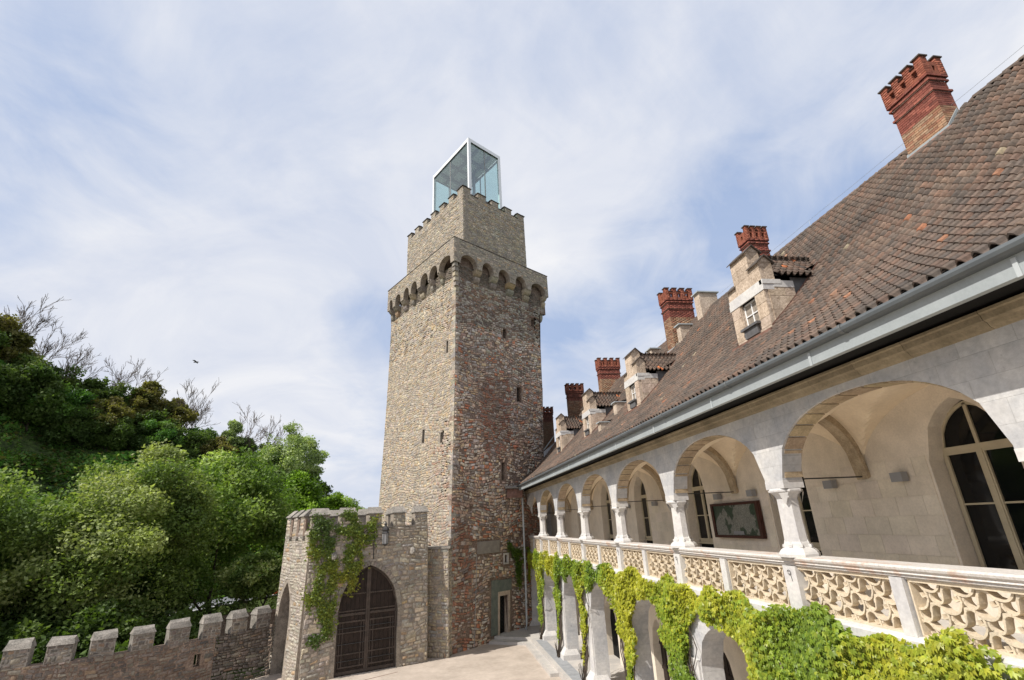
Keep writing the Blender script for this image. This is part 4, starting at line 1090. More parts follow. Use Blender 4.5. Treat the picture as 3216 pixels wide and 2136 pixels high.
def build_tower():
    T = empty('stone_tower', (3, 44, 0), 'tall square rubble stone tower with overhanging corbelled parapet beside the gallery', 'tower')
    Nn = [(0, (1.16, 38.5)), (10, (1.40, 38.8)), (16, (1.6, 39.0)), (20, (1.70, 39.1)), (27.6, (1.82, 39.24)), (28, (1.83, 39.25)), (29, (1.84, 39.27)), (30.5, (1.85, 39.3))]
    def far(t, ang, ln): return [(z, tuple(Vector(p) + dirv(ang(z)) * ln(z))) for z, p in t]
    aR = lambda z: 41 - 6 * min(1, z / 24); lR = lambda z: 10.95 - .4 * min(z, 28) / 28 + max(0, z - 27.6) * .55; lL = lambda z: 12.65 + max(0, z - 27.6) * .15
    Rr = far(Nn, aR, lR); Ll = far(Nn, lambda z: 120, lL)
    right = LoftFace(Nn, Rr); left = LoftFace(Ll, Nn)
    mb = MB(); zs = [0, 5, 10, 16, 20, 24, 28, 30.9]
    # loopholes cut through the two visible faces as real recesses
    hr = [rect(7.2, 7.72, 18.35, 19.7), rect(5.55, 5.95, 24.1, 25.05), rect(9.4, 9.75, 26.2, 27.0), rect(5.3, 5.68, 11.4, 12.85), rect(2.3, 2.42, 13.2, 13.35), rect(5.62, 6.0, 5.15, 5.75), rect(5.05, 6.0, .34, 2.9), rect(6.1, 6.55, 28.7, 29.6), rect(1.9, 2.02, 9.2, 9.4)]
    Ll_ = left.L
    def LS(a): return Ll_ - a
    hl = [rect(LS(5.02), LS(4.62), 14.75, 15.9), rect(LS(2.0), LS(1.66), 14.35, 15.2), rect(LS(1.4), LS(1.12), 21.85, 22.95)]
    for face, holes in ((right, hr), (left, hl)):
        mb = MB()
        class FX:      # shallow adapter so that wall_slab can lean with the face
            L = face.L
            P = staticmethod(lambda u, z, o=0.0, f=face: f.P(u, z, o))
        for z0, z1 in zip(zs, zs[1:]):
            hs = []
            for (a, b, f0, f1) in holes:
                c0, c1 = max(z0, f0(a)), min(z1, f1(a))
                if c1 - c0 > .02: hs.append((a, b, (lambda s, c=c0: c), (lambda s, c=c1: c)))
            FX.L = face.len((z0 + z1) / 2)
            wall_slab(mb, FX, .35, z0, z1, hs, 5, s0=.08 if face is right else 0, s1=FX.L - (0 if face is right else .08))
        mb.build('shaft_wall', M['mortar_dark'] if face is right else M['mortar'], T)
        for (a, b, f0, f1) in holes:
            m2 = MB(); P = face.P; c, d = f0(a), f1(a); m2.hexa([P(a - .1, c - .1, -.45), P(b + .1, c - .1, -.45), P(b + .1, c - .1, -.355), P(a - .1, c - .1, -.355), P(a - .1, d + .1, -.45), P(b + .1, d + .1, -.45), P(b + .1, d + .1, -.355), P(a - .1, d + .1, -.355)]); m2.build('dark_recess', M['void'], T)
    mb = MB()
    for (z0, z1) in zip(zs, zs[1:]):
        q = lambda t, z: Vector((*LoftFace.at(t, z), z))
        back = lambda z: q(Rr, z) + q(Ll, z) - q(Nn, z)
        mb.face([q(Rr, z0), back(z0), back(z1), q(Rr, z1)]); mb.face([back(z0), q(Ll, z0), q(Ll, z1), back(z1)])
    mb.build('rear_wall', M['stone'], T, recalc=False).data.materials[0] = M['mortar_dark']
    mb = MB(); inn = [Vector(LoftFace.at(Nn, 15)) + dirv(78) * 1.25]; inn += [inn[0] + dirv(37) * 9, inn[0] + dirv(37) * 9 + dirv(120) * 10, inn[0] + dirv(120) * 10]
    mb.prism([tuple(p) for p in inn], .1, 30); mb.build('dark_core', M['void'], T)
    rg = random.Random(21)
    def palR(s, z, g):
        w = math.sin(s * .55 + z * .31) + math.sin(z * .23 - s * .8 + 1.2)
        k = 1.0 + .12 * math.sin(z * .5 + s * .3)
        if z > 28.7: c = pick([((.16, .14, .12), 3), ((.20, .17, .14), 2)], g)  # unlit dark behind the parapet arches painted into the stone colours
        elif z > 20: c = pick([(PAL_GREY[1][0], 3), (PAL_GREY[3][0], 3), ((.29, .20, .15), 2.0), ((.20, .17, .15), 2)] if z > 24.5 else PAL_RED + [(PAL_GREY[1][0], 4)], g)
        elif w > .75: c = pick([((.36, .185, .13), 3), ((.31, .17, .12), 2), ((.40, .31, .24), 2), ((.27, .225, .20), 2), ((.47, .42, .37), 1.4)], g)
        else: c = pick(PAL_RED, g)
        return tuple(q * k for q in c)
    def palL(s, z, g):
        a = Ll_ - s
        if z < 15 and a < 4.5 - z * .12 + math.sin(z) and g.random() < .5: return pick([((.40, .30, .24), 3), ((.43, .36, .30), 3), ((.36, .23, .17), 1.4), ((.42, .38, .33), 2)], g)
        if z > 28.7: return pick([((.18, .155, .13), 3), ((.22, .19, .15), 2)], g)  # left face: shade under the parapet arches likewise put into darker stones
        if z > 26: return pick(PAL_YEL + [(PAL_GREY[0][0], 7), (PAL_GREY[1][0], 6)], g)
        return pick(PAL_YEL, g)
    hrp = hr + [(4.05, 6.45, lambda s: .3, lambda s: 4.1), (2.6, 5.08, lambda s: 5.95, lambda s: 6.88), (5.5, 6.12, lambda s: 5.05, lambda s: 5.88)]
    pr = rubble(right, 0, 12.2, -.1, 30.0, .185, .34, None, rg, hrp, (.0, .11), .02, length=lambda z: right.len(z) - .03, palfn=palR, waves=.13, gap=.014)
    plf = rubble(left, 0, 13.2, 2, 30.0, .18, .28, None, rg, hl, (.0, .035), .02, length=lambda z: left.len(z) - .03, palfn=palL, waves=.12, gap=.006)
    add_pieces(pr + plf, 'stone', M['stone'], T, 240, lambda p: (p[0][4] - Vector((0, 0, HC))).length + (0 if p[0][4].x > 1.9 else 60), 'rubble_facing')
    # dressed corner stones
    z = 0.; k = 0
    while z < 29.6:
        hh = rg.uniform(.28, .46); n = Vector((*LoftFace.at(Nn, z + hh / 2), 0)); a, b = (.62, .34) if k % 2 else (.36, .60)
        u, w = dirv(aR(z)), dirv(120); a *= rg.uniform(.8, 1.2); b *= rg.uniform(.8, 1.2)
        o = n.to_2d() - (u + w).normalized() * .03
        P = [o, o + u * a, o + u * a + w * .2, o + u * .2 + w * b, o + w * b]
        mb = MB(); c = pick([((.42, .38, .32), 3), ((.36, .34, .31), 3), ((.45, .39, .30), 2), ((.30, .22, .17), 1)], rg); mb.prism([tuple(p) for p in P], z + .01, z + hh - .012, c); mb.build('quoin', M['stone'], T); z += hh; k += 1
    # --- machicolated parapet
    Nc = Vector((1.65, 38.3)); Rc = Nc + dirv(35) * 12.15; Lc = Nc + dirv(120) * 13.2; Lk = Nc + dirv(120) * 12.75
    pR = Plane(Nc, Rc); pL = Plane(Lc, Nc)
    aRr = [(.65, 2.69), (3.15, 4.67), (5.16, 6.77), (7.39, 9.0), (9.56, 11.8)]; aLl = [(.37, 2.69), (2.8, 4.42), (4.54, 6.11), (6.64, 8.05), (8.3, 9.63), (10.1, 11.5), (11.9, 13.0)]
    def arches(lst, Lw, mirror):
        r = []
        for a, b in lst:
            c, h = (a + b) / 2, (b - a) / 2 - .06
            if mirror: c = Lw - c
            r.append(elliptic(c - h, c + h, 29.5, 29.95, 30.78, 2))
            r[-1] = (c - h, c + h, lambda s: 29.7 - .001, r[-1][3])
        return r
    opR = arches(aRr, 12.15, False); opL = arches(aLl, 13.2, True)
    mb = MB(); wall_slab(mb, pR, .55, 29.7, 32.1, opR, .12); mb.build('parapet_wall', M['mortar'], T)
    mb = MB(); wall_slab(mb, pL, .55, 29.7, 32.1, opL, .12); mb.build('parapet_wall', M['mortar'], T)
    rng = random.Random(5); pgr = lambda s, z, g: pick(PAL_GREY + [(PAL_YEL[0][0], 1.5)], g)
    pc = rubble(pR, 0, 12.15, 29.75, 32.05, .15, .36, PAL_GREY, rng, opR, (.01, .04), .03) + rubble(pL, 0, 13.2, 29.75, 32.05, .15, .34, PAL_GREY + PAL_YEL[:2], rng, opL, (.01, .04), .03)
    add_pieces(pc, 'parapet_rubble', M['stone'], T, 0, None, 'parapet_rubble')
    mb = MB(); far_c = Rc + dirv(120) * 13.2
    ringp = [Nc, Rc, far_c, Lc]
    mb.prism([tuple(p + (p - (Nc + far_c) / 2).normalized() * .06) for p in ringp], 32.1, 32.16); mb.build('parapet_coping', M['slate'], T)
    mb = MB(); 
    for A_, B_ in ((Rc, far_c), (far_c, Lc)): wall_slab(mb, Plane(A_, B_), .5, 29.7, 32.1, (), 3)
    mb.build('parapet_rear', M['mortar'], T)
    # corbels: stepped stone brackets under each pier of the parapet, modelled as three rounded blocks
    def corbel(pl, s, w, edge=0):
        shaft = 1.02
        for i, (z0, z1, o) in enumerate(((27.2, 27.85, -.84), (27.85, 28.5, -.60), (28.5, 29.15, -.34), (29.15, 29.78, -.06))):
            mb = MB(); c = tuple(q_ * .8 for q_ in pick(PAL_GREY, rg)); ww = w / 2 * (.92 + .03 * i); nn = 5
            prof = [(-1.25, z0)] + [(-1.25 + (o + 1.25 - .0) * math.sin(t) ** .8, lerp(z0, z1, 1 - math.cos(t))) for t in [math.pi / 2 * q / nn for q in range(1, nn + 1)]] + [(-1.25, z1)]
            prof = [(max(-1.25, p[0]), p[1]) for p in prof]
            L_ = [pl.P(s - ww, z, o_) for o_, z in prof]; R_ = [pl.P(s + ww, z, o_) for o_, z in prof]
            mb.face(L_, c); mb.face(R_[::-1], c)
            for q in range(len(prof)): q2 = (q + 1) % len(prof); mb.face([L_[q], L_[q2], R_[q2], R_[q]], c)
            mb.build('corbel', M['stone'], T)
    for lst, pl, Lw, mir in ((aRr, pR, 12.15, False), (aLl, pL, 13.2, True)):
        ed = [0] + [x for ab in lst for x in ab] + [Lw]
        for i in range(0, len(ed), 2):
            a, b = ed[i], ed[i + 1]; 
            if i == 0: a = -.0
            c = (a + b) / 2; w = max(.42, b - a + .22)
            if i == 0: continue
            if i == len(ed) - 2: c, w = Lw - .36, .42
            corbel(pl, Lw - c if mir else c, w)
    for k in range(6):      # slender bracket on the arris
        t0 = k / 5; z0 = 27.3 + k * .41; c0 = Vector((1.86, 39.3)).lerp(Nc + dirv(78) * .34, t0 ** .8); u_, w_ = dirv(35), dirv(120); q_ = .17 + .035 * t0
        P = [c0 - u_ * q_ * .6 - w_ * q_ * .6, c0 + u_ * q_ * 1.3 - w_ * q_ * .6, c0 + (u_ + w_) * q_ * 2.4, c0 + w_ * q_ * 1.3 - u_ * q_ * .6]
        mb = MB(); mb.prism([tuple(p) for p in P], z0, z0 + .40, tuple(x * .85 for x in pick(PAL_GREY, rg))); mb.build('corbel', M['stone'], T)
    mb = MB(); a = Nc + dirv(78) * .2; mb.prism([tuple(x) for x in (a, a + dirv(35) * 11.8, a + dirv(35) * 11.8 + dirv(120) * 12.8, a + dirv(120) * 12.8)], 30.80, 31.2); mb.build('wall_walk', M['mortar_dark'], T)
    # --- turret stage
    Nt = Vector((2.62, 40.5)); Rt = Nt + dirv(34.5) * 8.35; Lt = Nt + dirv(120.5) * 11.2; Ft = Rt + dirv(120.5) * 11.2
    pr_, pl_, pf, pk = Plane(Nt, Rt), Plane(Lt, Nt), Plane(Rt, Ft), Plane(Ft, Lt)
    mR = [(0, .95), (1.92, 2.88), (3.72, 4.65), (5.53, 6.49), (7.4, 8.35)]; mL = [(0, .95), (1.68, 2.56), (3.44, 4.32), (5.16, 6.04), (6.88, 7.74), (8.66, 9.55), (10.35, 11.2)]
    for i, pl in enumerate((pr_, pl_, pf, pk)):
        mb = MB(); wall_slab(mb, pl, .6, 32, 38.68, (), 3); mb.build('turret_wall', M['mortar'], T)
    rub = rubble(pr_, 0, 8.35, 32.1, 38.66, .16, .34, PAL_GREY + PAL_YEL[:3], rg, (), (.01, .05), .02) + rubble(pl_, 0, 11.2, 32.1, 38.66, .15, .32, PAL_GREY + PAL_YEL[:4] + [((.45, .42, .37), 3)], rg, (), (.01, .045), .02)
    def merlon(pl, a, b, mir, Lw):
        if mir: a, b = Lw - b, Lw - a
        mb = MB(); mb.hexa([pl.P(a, 38.68, 0), pl.P(a, 38.68, -.5), pl.P(b, 38.68, -.5), pl.P(b, 38.68, 0), pl.P(a, 39.3, 0), pl.P(a, 39.3, -.5), pl.P(b, 39.3, -.5), pl.P(b, 39.3, 0)])
        o = mb.build('merlon', M['mortar'], T)
        mb = MB(); mb.hexa([pl.P(a - .09, 39.3, .10), pl.P(a - .09, 39.3, -.6), pl.P(b + .09, 39.3, -.6), pl.P(b + .09, 39.3, .10), pl.P(a - .09, 39.36, .08), pl.P(a - .09, 39.4, -.25), pl.P(b + .09, 39.4, -.25), pl.P(b + .09, 39.36, .08)]); mb.build('cap', M['slate'], o)
        rub.extend(rubble(pl, a, b, 38.7, 39.29, .15, .3, PAL_GREY + PAL_YEL[:2], rg, (), (.005, .03), .02))
    for pl, lst, mir, Lw in ((pr_, mR, 0, 8.35), (pl_, mL, 1, 11.2), (pf, mL, 0, 11.2), (pk, mR, 0, 8.35)):
        for a, b in lst: merlon(pl, a, b, mir, Lw)
        for (a, b), (c, d) in zip(lst, lst[1:]):
            x, y = (b, c) if not mir else (Lw - c, Lw - b)
            mb = MB(); mb.hexa([pl.P(x, 38.68, .07), pl.P(x, 38.68, -.6), pl.P(y, 38.68, -.6), pl.P(y, 38.68, .07), pl.P(x, 38.73, .07), pl.P(x, 38.73, -.6), pl.P(y, 38.73, -.6), pl.P(y, 38.73, .07)]); mb.build('crenel_sill', M['slate'], T)
    add_pieces(rub, 'turret_rubble', M['stone'], T, 0, None, 'turret_rubble')
    mb = MB(); mb.prism([tuple(p) for p in (Nt, Rt, Ft, Lt)], 37.6, 37.8); mb.build('turret_deck', M['mortar'], T)
    # --- things on the right face near the ground
    def rbox(name, m, a, b, z0, z1, o0, o1, par=T, col=None):
        mb = MB(); P = right.P; mb.hexa([P(a, z0, o0), P(b, z0, o0), P(b, z0, o1), P(a, z0, o1), P(a, z1, o0), P(b, z1, o0), P(b, z1, o1), P(a, z1, o1)], col); return mb.build(name, m, par)
    tag(rbox('plaque', M['plaque'], 2.62, 5.05, 5.98, 6.85, -.05, .06), 'blank looking grey stone plaque with worn inscription')
    rbox('green_render_strip', M['green_render'], 4.15, 4.95, .4, 4.05, -.05, .045); rbox('green_render_strip', M['green_render'], 4.96, 6.42, 3.2, 4.0, -.05, .05)
    dj = rbox('door_frame', M['tuff'], 4.86, 5.05, .34, 3.12, -.3, .07); rbox('jamb', M['tuff'], 6.0, 6.22, .34, 3.12, -.3, .07, dj); rbox('lintel', M['tuff'], 4.86, 6.22, 3.12, 3.2, -.3, .075, dj); rbox('lintel', M['tuff'], 5.05, 6.0, 2.9, 3.12, -.3, .07, dj)
    d = rbox('door', M['iron'], 5.05, 6.0, .36, 2.9, -.42, -.36)
    mb = MB()
    for i in range(-6, 14):
        for sg in (1, -1):
            u0 = 5.05; z0 = .4 + i * .25 if sg > 0 else .9 + i * .25
            p, q = (5.07, z0), (5.98, z0 + sg * .65)
            if min(p[1], q[1]) > .38 and max(p[1], q[1]) < 2.9: mb.tube([right.P(*p, -.35), right.P(*q, -.35)], .012, 4)
    mb.build('iron_lattice', M['iron'], d)['kind'] = 'stuff'
    wf = rbox('window_surround', M['step'], 5.52, 5.64, 5.06, 5.87, -.1, .06); rbox('surround_stone', M['step'], 5.98, 6.10, 5.06, 5.87, -.1, .06, wf); rbox('surround_stone', M['step'], 5.64, 5.98, 5.06, 5.17, -.1, .06, wf); rbox('surround_stone', M['step'], 5.64, 5.98, 5.74, 5.87, -.1, .06, wf)
    mb = MB(); mb.tube([right.P(2.5, 5.9, .1), right.P(2.42, 3.5, .13), right.P(2.38, 1.6, .10), right.P(2.3, 0, .14)], .022, 5); mb.build('conductor_cable', M['lampgrey'], T)
    # low masonry buttress against the tower foot, with a mossy slab on top
    mb = MB(); bp = [(-.45, 38.4), (1.13, 37.75), (1.4, 38.8), (-.6, 41)]; mb.prism(bp, 0, 6.6); bt = mb.build('buttress', M['mortar'], T)
    pb = Plane(bp[0], bp[1]); pz = Plane(bp[1], bp[2])
    PB = [((.42, .36, .27), 4), ((.38, .33, .26), 3), ((.45, .38, .27), 3), ((.35, .26, .18), 1), ((.36, .345, .32), 3), ((.30, .28, .25), 1.5)]
    add_pieces(rubble(pb, 0, pb.L, 0, 6.6, .19, .36, PB, rg, (), (.01, .05), .02), 'stone', M['stone'], bt, 120, None, 'rubble_facing')
    add_pieces(rubble(pz, 0, pz.L, 0, 6.6, .19, .36, PAL_GREY, rg, (), (.01, .05), .02), 'side_rubble', M['stone'], bt, 0)
    mb = MB(); mb.prism([(-.6, 38.35), (1.25, 37.6), (1.5, 38.9), (-.6, 41)], 6.6, 6.74); mb.build('slab', M['coping'], bt)
    # lead valley roofs where the gallery roof meets the tower
    mb = MB(); mb.hexa([(6.0, 42.2, 10.0), (7.3, 42.2, 10.0), (7.6, 44.5, 10.1), (6.0, 43.5, 10.1), (6.1, 42.4, 10.75), (7.4, 42.3, 10.7), (7.6, 44.5, 11.2), (6.2, 43.5, 11.2)]); mb.build('valley_block', M['rust_lead'], T)
    mb = MB(); mb.hexa([(5.9, 42.1, 10.75), (7.35, 42.1, 10.72), (7.8, 44.5, 11.2), (6, 43.8, 11.2), (5.9, 42.1, 10.85), (7.35, 42.1, 10.8), (7.8, 44.5, 11.35), (6, 43.8, 11.35)]); mb.build('valley_coping', M['coping'], T)
    mb = MB(); mb.hexa([(7.3, 43.0, 11.0), (8.6, 44.9, 12.0), (8.9, 45.4, 12.0), (7.2, 43.6, 11.0), (7.3, 43.0, 11.2), (8.6, 44.9, 12.7), (8.9, 45.4, 12.7), (7.2, 43.6, 11.2)]); mb.build('abutment_coping', M['coping'], T)
    return T, right, left


TOWER, TR, TL = build_tower()
mb = MB(); mb.hexa([(9.2, 45.2, 11), (16, 46.35, 11), (16, 50, 11), (9, 50, 11), (9.4, 45.6, 12.7), (13.5, 46.4, 16.2), (13.5, 50, 16.5), (9.4, 50, 13.5)]); mb.build('valley_roof', M['lead'], GB)


def build_glass():
    G = empty('glass_lookout', (3.35, 41.87, 37.8), 'modern glass box with white metal frame standing on top of the tower', 'glass lookout')
    N_ = Vector((3.35, 41.87)); u = dirv(35); w = dirv(119); LR, LL = 4.55, 7.6; z0, z1 = 37.8, 46.6
    R_, L_, F_ = N_ + u * LR, N_ + w * LL, N_ + u * LR + w * LL
    def beam(name, a, b, ta, tb, m='white', par=G):     # box from a to b (3D), half sizes along u and w/z
        mb = MB(); a = Vector(a); b = Vector(b); U = Vector((*u, 0)); W_ = Vector((*w, 0)); Z = Vector((0, 0, 1))
        d = (b - a).normalized()
        if abs(d.z) > .9: s, t = U * ta, W_ * tb
        elif abs(d.dot(U)) > .8: s, t = W_ * ta, Z * tb
        else: s, t = U * ta, Z * tb
        mb.hexa([a - s - t, a + s - t, b + s - t, b - s - t, a - s + t, a + s + t, b + s + t, b - s + t]); return mb.build(name, M[m], par)
    c3 = lambda p, z: (p.x, p.y, z)
    for p in (N_ + u * .17 + w * .12, R_ - u * .17 + w * .12, L_ + u * .17 - w * .12, F_ - u * .17 - w * .12): beam('corner_post', c3(p, z0), c3(p, z1 - .42), .17, .12)
    for a, b, k in ((N_, R_, 1), (L_, F_, -1)): beam('roof_beam', c3(a + w * .12 * k, z1 - .21), c3(b + w * .12 * k, z1 - .21), .12, .21)
    for a, b, k in ((N_, L_, 1), (R_, F_, -1)): beam('roof_beam', c3(a + u * .1 * k + w * .24, z1 - .21), c3(b + u * .1 * k - w * .24, z1 - .21), .1, .18)
    for a, b, i, k in ((N_, R_, w, 1), (L_, F_, w, -1), (N_, L_, u, 1), (R_, F_, u, -1)):
        m_ = (a + b) / 2 + i * .12 * k; beam('mullion', c3(m_, z0), c3(m_, z1 - .42), .05, .05, 'lampgrey')
        d = (b - a).normalized(); beam('gasket', c3(a + d * .25 + i * .05 * k, z1 - .47), c3(b - d * .25 + i * .05 * k, z1 - .47), .03, .05, 'black')
        beam('handrail', c3(a + d * .3 + i * .35 * k, 39.9), c3(b - d * .3 + i * .35 * k, 39.9), .05, .05, 'grey_metal')
    for a, b, i, k in ((N_, R_, w, 1), (L_, F_, w, -1), (N_, L_, u, 1), (R_, F_, u, -1)):
        d = (b - a).normalized(); L = (b - a).length
        for j in range(2):
            p, q = a + d * (.3 if j == 0 else L / 2 + .06) + i * .1 * k, a + d * (L / 2 - .06 if j == 0 else L - .3) + i * .1 * k
            mb = MB(); mb.face([c3(p, z0), c3(q, z0), c3(q, z1 - .5), c3(p, z1 - .5)]); mb.build('glass_pane', M['glass'], G, recalc=False)
    mb = MB(); mb.prism([tuple(p) for p in (N_ + (u + w) * .25, R_ + (w - u) * .25, F_ - (u + w) * .25, L_ + (u - w) * .25)], z1 - .40, z1 - .3); mb.build('ceiling', M['signwhite'], G)
    for i in range(18):
        a = N_ + u * .3 + w * (.4 + i * .39); b = a + u * (LR - .6); beam('ceiling_rib', c3(a, z1 - .44), c3(b, z1 - .44), .05, .03, 'signwhite')
    for t in (.28, .55, .8):
        a = N_ + w * LL * t + u * .25; beam('ceiling_beam', c3(a, z1 - .62), c3(a + u * (LR - .5), z1 - .62), .10, .16, 'lampgrey')
    for t in (.33, .72):
        a = N_ + u * LR * t + w * .3; beam('ceiling_beam', c3(a, z1 - .62), c3(a + w * (LL - .6), z1 - .62), .10, .16, 'lampgrey')
    for p in (N_ + u * 2.6 + w * 5.2, N_ + u * 3.3 + w * 3.6): beam('lift_post', c3(p, z0), c3(p, z1 - .7), .13, .13, 'grey_metal')


build_glass()


# ------------------------------------------------------------------ gatehouse
def build_gatehouse():
    Gt = empty('gatehouse', (-5, 37, 0), 'low grey crenellated gatehouse with pointed gate, overgrown by creeper', 'gatehouse')
    C = (-7.5, 34.85); L = (-9.75, 37.85); E = (-.3, 37.5); LB = (-8.6, 38.9); EB = (-1.4, 41.0)
    pf, pl, pk, pe = Plane(C, E), Plane(L, C), Plane((EB), LB), Plane(E, EB)
    rg = random.Random(77)
    gate = pointed(1.93, 5.65, -.01, 3.4, 5.92); slot = pointed(pl.L - 3.36, pl.L - 1.72, -.01, 3.3, 5.15)
    # battered foot: wall face leans out towards the ground
    for p_ in (pf, pl):
        p_.P = (lambda q: (lambda u, z, o=0.0: q.A.lerp(q.B, u / q.L) + q.n * (o + (8.18 - z) * .026) + Vector((0, 0, z))))(p_)
    mb = MB(); wall_slab(mb, pf, 1.0, 0, 8.18, [gate], .2); mb.build('front_wall', M['mortar'], Gt)
    mb = MB(); wall_slab(mb, pl, .9, 0, 8.18, [slot], .15); mb.build('side_wall', M['mortar'], Gt)
    mb = MB(); wall_slab(mb, pk, .6, 0, 8.18, (), 3); wall_slab(mb, pe, .6, 0, 8.18, (), 3); mb.build('rear_wall', M['mortar'], Gt)
    pk2 = Plane(LB, L) if False else None
    fr = rubble(pf, 0, pf.L, 0, 8.16, .22, .42, PAL_GREY, rg, [gate], (.0, .06), .05, waves=.1, gap=.018)
    sd_ = rubble(pl, 0, pl.L, 0, 8.16, .17, .36, [((.42, .385, .33), 4), ((.38, .35, .31), 3), ((.46, .42, .36), 3), ((.42, .31, .20), .5)], rg, [slot], (.0, .03), .04)
    add_pieces(fr, 'stone', M['stone'], Gt, 200, None, 'rubble_facing'); add_pieces(sd_, 'side_rubble', M['stone'], Gt, 0)
    # gabled merlons
    def merlon(pl, a, b, t=.75):
        mb = MB(); P = pl.P
        mb.hexa([P(a, 8.18), P(b, 8.18), P(b, 8.18, -t), P(a, 8.18, -t), P(a, 9.05), P(b, 9.05), P(b, 9.05, -t), P(a, 9.05, -t)]); o = mb.build('merlon', M['mortar'], Gt)
        add_pieces(rubble(pl, a, b, 8.2, 9.04, .2, .34, PAL_GREY, rg, (), (.0, .04), .02), 'rubble', M['stone'], o, 0)
        mb = MB(); e = .07
        v = [P(a - e, 9.05, .1), P(b + e, 9.05, .1), P(b + e, 9.05, -t - .08), P(a - e, 9.05, -t - .08), P(a - e, 9.10, .1), P(b + e, 9.10, .1), P(b + e, 9.10, -t - .08), P(a - e, 9.10, -t - .08), P(a + .02, 9.5, -t / 2), P(b - .02, 9.5, -t / 2)]
        for f in ((0, 1, 5, 4), (1, 2, 6, 5), (2, 3, 7, 6), (3, 0, 4, 7), (4, 5, 9, 8), (6, 7, 8, 9), (5, 6, 9), (7, 4, 8), (3, 2, 1, 0)): mb.face([v[i] for i in f])
        mb.build('coping', M['coping'], o)
    for a, b in ((.0, 1.05), (1.72, 2.72), (3.55, 4.42), (5.22, 6.05), (6.72, 7.64)): merlon(pf, a, b)
    for a, b in ((0, .62), (1.05, 1.62), (2.05, 2.62)): merlon(pl, a, b)
    for a, b in ((1.2, 2.1), (3.3, 4.2), (5.4, 6.3)): merlon(pk, a, b)
    for i, (a, b) in enumerate(((1.05, 1.72), (2.72, 3.55), (4.42, 5.22), (6.05, 6.72))):
        mb = MB(); P = pf.P; mb.hexa([P(a, 8.18, .08), P(b, 8.18, .08), P(b, 8.18, -.8), P(a, 8.18, -.8), P(a, 8.24, .08), P(b, 8.24, .08), P(b, 8.24, -.8), P(a, 8.24, -.8)]); mb.build('crenel_sill', M['coping'], Gt)
    for i, (a, b) in enumerate(((.62, 1.05), (1.62, 2.05), (2.62, 3.0))):
        mb = MB(); P = pl.P; mb.hexa([P(a, 7.72, .14), P(b, 7.72, .14), P(b, 7.72, -.1), P(a, 7.72, -.1), P(a, 7.84, .16), P(b, 7.84, .16), P(b, 7.84, -.1), P(a, 7.84, -.1)]); mb.build('slot_ledge', M['coping'], Gt)
        mb = MB(); mb.hexa([P(a + .06, 7.86, .03), P(b - .06, 7.86, .03), P(b - .06, 7.86, -.05), P(a + .06, 7.86, -.05), P(a + .06, 8.9, .03), P(b - .06, 8.9, .03), P(b - .06, 8.9, -.05), P(a + .06, 8.9, -.05)]); mb.build('blind_slot', M['mortar_dark'], Gt)
    # voussoir ring round the gate
    top = gate[3]; n = 22; c = (1.93 + 5.65) / 2
    pts = [(1.93, 2.2), (1.93, 2.8)] + [(lerp(1.93, 5.65, i / n), top(lerp(1.93, 5.65, i / n))) for i in range(n + 1)] + [(5.65, 2.8), (5.65, 2.2)]
    for (s0, z0), (s1, z1) in zip(pts, pts[1:]):
        d = Vector((s1 - s0, z1 - z0)); 
        if d.length < .02: continue
        d.normalize(); nn = Vector((-d.y, d.x)) * .26; mb = MB(); P = pf.P; cc = pick([((.30, .27, .235), 3), ((.26, .235, .21), 2)], rg)
        g = d * .006; a, b = Vector((s0, z0)) + g, Vector((s1, z1)) - g
        mb.hexa([P(a.x, a.y, -.15), P(b.x, b.y, -.15), P(b.x, b.y, .065), P(a.x, a.y, .065), P(a.x + nn.x, a.y + nn.y, -.15), P(b.x + nn.x, b.y + nn.y, -.15), P(b.x + nn.x, b.y + nn.y, .065), P(a.x + nn.x, a.y + nn.y, .065)], cc); mb.build('voussoir', M['stone'], Gt)
    # two-leaf timber gate with planks and raised iron-dark framing
    def leaf(s0, s1, sg):
        P = lambda s, z, o: pf.A + pf.d * s + pf.n * (o - .22 + (8.18 - z) * .026) + Vector((0, 0, z))
        mb = MB(); k = 7; tp = lambda s: min(top(min(max(s, 1.96), 5.62)), 5.86) - .03
        o = None
        for i in range(k):
            a, b = lerp(s0, s1, i / k), lerp(s0, s1, (i + 1) / k); m2 = MB()
            m2.hexa([P(a + .006, .03, -.06), P(b - .006, .03, -.06), P(b - .006, .03, 0), P(a + .006, .03, 0), P(a + .006, tp(a + .006), -.06), P(b - .006, tp(b - .006), -.06), P(b - .006, tp(b - .006), 0), P(a + .006, tp(a + .006), 0)])
            if o is None: o = m2.build('gate_leaf', M['wood'], Gt)
            else: m2.build('plank', M['wood'], o)
        def bar(a, b, z0, z1, h=.06, nm='rail'):
            m2 = MB(); m2.hexa([P(a, z0, 0), P(b, z0, 0), P(b, z0, h), P(a, z0, h), P(a, z1, 0), P(b, z1, 0), P(b, z1, h), P(a, z1, h)]); m2.build(nm, M['wood_rail'] if nm == 'rail' else M['iron'], o)
        w = .09; lo, hi = (s0, s1); outer = s0 if sg < 0 else s1; inner = s1 if sg < 0 else s0
        bar(min(inner, inner + sg * w * 1.3), max(inner, inner + sg * w * 1.3), .05, 5.75, .075)
        bar(min(outer, outer - sg * w), max(outer, outer - sg * w), .05, 3.1, .07)
        for z0, z1 in ((.05, .22), (.38, .46), (1.05, 1.12), (2.18, 2.25), (2.75, 2.84), (3.12, 3.26), (3.35, 3.42), (4.28, 4.36)):
            e = .14 if z0 in (.38, 2.75) else .02; bar(lo + e, min(hi - e, 5.6), z0, z1, .05)
        for e in (.17, .34): bar(lo + e, lo + e + .05, .4, 2.75, .04); bar(hi - e - .05, hi - e, .4, 2.75, .04)
